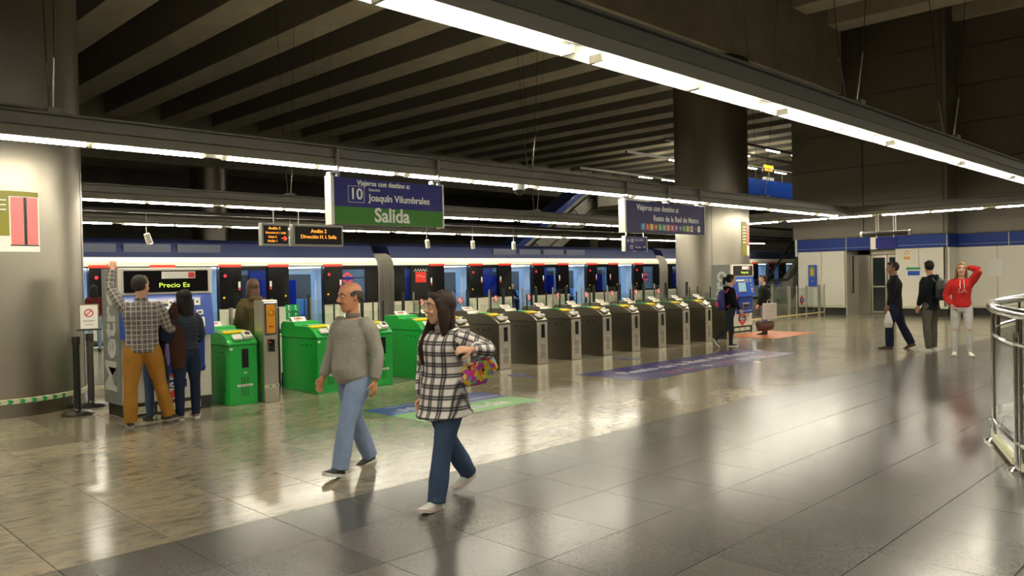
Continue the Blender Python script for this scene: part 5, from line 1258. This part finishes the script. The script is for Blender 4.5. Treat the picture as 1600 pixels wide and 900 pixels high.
# 7 backpack person
p7 = person('person in a dark jacket with a blue and pink backpack right of the gates', (15.85, 8.95, 0), (.75, -.66), 1.60, female=True, skin=SKINL,
    pose=dict(thighL=(-.03, .12, -1), shinL=(0, -.05, -1), thighR=(.04, -.22, -.97), shinR=(.02, -.72, -.66), footR=(.1, .55, -.8), uarmL=(-.2, -.1, -1), farmL=(0, .35, -.9), uarmR=(.2, .1, -1), farmR=(0, .5, -.8)),
    top=(BLACKC, dict(hem=-.05, loose=1.08, name='jacket', hood=True)), bottom=(fab('dark_jeans', (.03, .035, .045)), 'slim'), shoes=(SH_DK, SOLE_W), hair=('bun', HAIRB), voxel=.010, cv=.012)
def backpack(pr, label, m1, m2, up_h=.28):
    root, J, Mh, sp, s = pr
    t = thing('backpack', label, 'backpack', tuple(world(root, sp(up_h, 0, -.21))), root.rotation_euler.z)
    q = MB().tube([(0, 0, -.22), (0, -.01, -.18), (0, -.03, 0), (0, 0, .16), (0, .02, .22)], [(.09, .05), (.14, .08), (.145, .085), (.12, .065), (.05, .03)], 14, ref=(1, 0, 0))
    b_ = finish(remesh(q, .011, 2), 'pack_body', m1, t)
    MB().tube([(0, -.10, -.15), (0, -.115, -.05)], [(.10, .03), (.09, .02)], 12, ref=(1, 0, 0)).build('front_pocket', m2, t, True)
    for sg in (-1, 1): MB().tube([(sg*.07, .06, .15), (sg*.10, .12, .235), (sg*.12, .24, .20), (sg*.13, .315, .05), (sg*.12, .2, -.10), (sg*.11, .08, -.16)], [(.02, .008)]*6, 6).build('strap', m2, t, True)
    return t
backpack(p7, 'blue and pink backpack on the back of the walking person near the last steel gates', mat('pack_blue', (.03, .03, .20), .6), mat('pack_pink', (.55, .04, .16), .6), .22)
# 8 person at far machine
p8 = person('person in a black padded jacket and red top with bags at the distant ticket machine', (19.42, 9.98, 0), (-.25, .95), 1.55, female=True, skin=SKINL,
    pose=dict(uarmL=(-.25, .1, -1), farmL=(-.1, .35, -.9), uarmR=(.25, .1, -1), farmR=(0, .4, -.9)),
    top=(fab('black_padded', (.012, .014, .014), .6), dict(hem=-.06, loose=1.3, name='padded_jacket', hood=True, sr=1.2)), bottom=(DENIM, 'slim'), shoes=(SH_DK, SOLE_D), hair=('short', HAIRBR), head=(R(20), R(8)), build=1.12, voxel=.010, cv=.012)
q = MB().tube([p8[3](-.02), p8[3](-.14)], [(.165, .125), (.165, .125)], 16); q.build('red_top', REDH, p8[0], True)
for sd in 'LR':
    a = p8[1]['ank'+sd]; MB().tube([a+V((0, 0, -.02)), a+V((0, 0, .24))], [.052, .06], 12).build('boot_shaft', SH_DK, p8[0], True)
t = thing('paper_bag', 'white paper carrier bag held by the person at the distant ticket machine', 'bag', (19.12, 9.68, .42), R(-25))
MB().box(-.19, .19, -.05, .05, 0, .42).build('bag_body', mat('bag_paper', (.62, .55, .50), .6), t, bevel=.01); MB().tube([(-.07, 0, .42), (-.05, 0, .5), (.05, 0, .5), (.07, 0, .42)], .006, 5).build('handle', PAPER, t)
MB().tube([(-.08, -.053, .20), (-.02, -.053, .23), (.08, -.053, .21)], .006, 4).build('bag_print', mat('bag_print', (.3, .25, .35), .6), t)
t = thing('tote_bag', 'brown leather tote bag below the white paper bag', 'bag', (18.92, 9.70, .20), R(-20))
finish(remesh(MB().tube([(-.28, 0, .17), (-.2, 0, .06), (.0, 0, .05), (.2, 0, .08), (.26, 0, .15)], [(.06, .04), (.13, .07), (.13, .08), (.12, .07), (.05, .04)], 12, ref=(0, 0, 1)), .012, 2), 'bag_body', mat('brown_leather', (.085, .03, .018), .5), t)

# 9, 10, 11 right group
p9 = person('man in a black jacket carrying a white plastic bag, walking away left', (17.2, 5.95, 0), (-.25, .95), 1.80, skin=mat('skin_dark', (.25, .12, .07), .5),
    pose=dict(thighL=(-.05, .22, -.97), shinL=(0, .0, -1), thighR=(.05, -.25, -.97), shinR=(0, -.42, -.9), footR=(.1, .9, -.4), uarmL=(-.2, .1, -1), farmL=(-.05, .3, -.95), uarmR=(.22, -.1, -1), farmR=(0, .25, -1)),
    top=(BLACKC, dict(hem=-.10, loose=1.12, name='jacket', collar=True)), bottom=(NAVYC, 'loose'), shoes=(SH_BR, SOLE_D), hair=('short', HAIRB), head=(R(15), 0), voxel=.010, cv=.012, build=1.05)
wl2 = world(p9[0], p9[1]['wrL'])
drape('plastic_bag', 'white plastic bag held low by the man in the black jacket', 'bag', (wl2.x, wl2.y, wl2.z-.09), R(40), [('bag_body', mat('white_plastic', (.62, .60, .55), .4), [([(0, 0, 0), (0, 0, -.08), (0, 0, -.24), (0, 0, -.34)], [(.02, .02), (.07, .04), (.14, .08), (.10, .06)])])])
p10 = person('young man in a black coat with a dark backpack and grey trousers', (17.15, 5.25, 0), (.35, .93), 1.80, skin=SKIN,
    pose=dict(thighL=(-.10, -.02, -1), shinL=(-.04, -.12, -1), thighR=(.12, .12, -1), shinR=(.05, .02, -1), footL=(-.4, .9, 0), footR=(.5, .85, 0), uarmL=(-.22, 0, -1), farmL=(0, .3, -.9), uarmR=(.24, .05, -1), farmR=(0, .35, -.95)),
    top=(fab('black_coat', (.010, .013, .014)), dict(hem=-.12, loose=1.15, name='coat', hood=True)), bottom=(GREYT, 'jeans'), shoes=(SH_W, SOLE_W), hair=('short', HAIRB), head=(R(-35), 0), voxel=.010, cv=.012)
backpack(p10, 'black backpack worn by the young man in the hooded coat', mat('pack_black', (.02, .022, .022), .5), mat('pack_black2', (.035, .038, .038), .5))
p11 = person('blonde girl in a red hoodie and ripped white jeans, hand raised to her head', (16.45, 4.5, 0), (-.93, -.35), 1.74, female=True, skin=SKINL,
    pose=dict(thighL=(-.06, .10, -1), shinL=(0, .02, -1), thighR=(.06, .0, -1), shinR=(0, -.10, -1), footL=(-.2, 1, 0), footR=(.2, 1, 0), uarmL=(-.45, .37, .80), farmL=(.78, -.58, .22), uarmR=(.35, -.10, -.95), farmR=(-.35, .55, -.6)), lhand=((.9, -.35, .2), (.2, -.4, -.8)),
    top=(REDH, dict(hem=-.02, loose=1.10, name='hoodie', hood=True, sr=1.1)), bottom=(WHITEC, 'slim'), shoes=(mat('shoe_cream', (.66, .62, .50), .5), SOLE_W), hair=('long', HAIRBL, .22, .075), voxel=.009, cv=.010, curl=.5)
root, J, Mh, sp, s = p11
for sd in 'LR': MB().tube([J['knee'+sd]+V((0, .045, .035)), J['knee'+sd]+V((0, .048, -.01))], [(.036, .022), (.034, .02)], 12).build('knee_rip', SKINL, root, True)
o = text('LA', .12, mat('hoodie_print', (.45, .16, .15), .6), root, tuple(sp(.30, 0, .158)), rot=(R(90), 0, R(180)), name='hoodie_print', bold=.004)
o = MB().tube([sp(.50, -.03, .10), sp(.40, -.035, .145), sp(.34, -.03, .15)], .005, 5).tube([sp(.50, .03, .10), sp(.40, .035, .145), sp(.34, .03, .15)], .005, 5).build('drawstring', SIGNWHITE, root)

# 12.. people at the train, left
far = dict(voxel=.013, cv=.014)
p12 = person('woman with long brown hair in a rust sweater by the train at left', (7.25, 21.6, 0), (.2, 1), 1.62, female=True, skin=SKINL, top=(fab('rust_sweater', (.38, .15, .06)), dict(hem=-.02, loose=1.05, name='sweater')), bottom=(DENIM, 'jeans'), shoes=(SH_DK,), hair=('long', HAIRBR, .45, .09), **far)
p13 = person('person in a dark red jacket beside the left column, by the open train door', (6.75, 21.5, 0), (0, 1), 1.66, female=True, skin=SKINL, top=(fab('dark_red', (.12, .02, .02)), dict(hem=-.02, loose=1.1, name='jacket')), bottom=(DENIM, 'slim'), shoes=(SH_DK,), hair=('long', HAIRB, .3, .09), **far)
# seated passengers
def seated(x, label, tm, bm_, hair, z=.60, y=24.95, hd=(0, -1), **k):
    r = person(label, (x, y, z), hd, 1.68, sit=True, pose=dict(thighL=(-.12, 1, 0), thighR=(.12, 1, 0), shinL=(0, .1, -1), shinR=(0, .1, -1), uarmL=(-.2, .2, -1), farmL=(.2, .9, -.1), uarmR=(.2, .2, -1), farmR=(-.2, .9, -.1)), top=(tm, dict(hem=-.05, name='jacket', loose=1.1)), bottom=(bm_, 'jeans'), shoes=(SH_DK,), hair=hair, skin=SKINL, **far)
    return r
seated(8.0, 'seated passenger in a bright blue jacket seen through the left train door', fab('blue_jacket', (.03, .10, .40)), DENIM, ('short', HAIRBR))
seated(11.6, 'seated passenger in a pale blue shirt seen through the window left of the parka woman', fab('pale_shirt', (.45, .58, .70)), DENIM, ('short', HAIRB))
seated(25.1, 'seated passenger in black leaning by the second door of the middle car', BLACKC, BLACKC, ('short', HAIRB))
seated(28.8, 'seated passenger in navy and white by the third door of the middle car', fab('navy_jacket', (.03, .05, .16)), NAVYC, ('short', HAIRG))
seated(22.1, 'seated passenger in grey seen dimly through a window of the middle car', fab('grey_jacket', (.08, .09, .11)), NAVYC, ('short', HAIRBR))
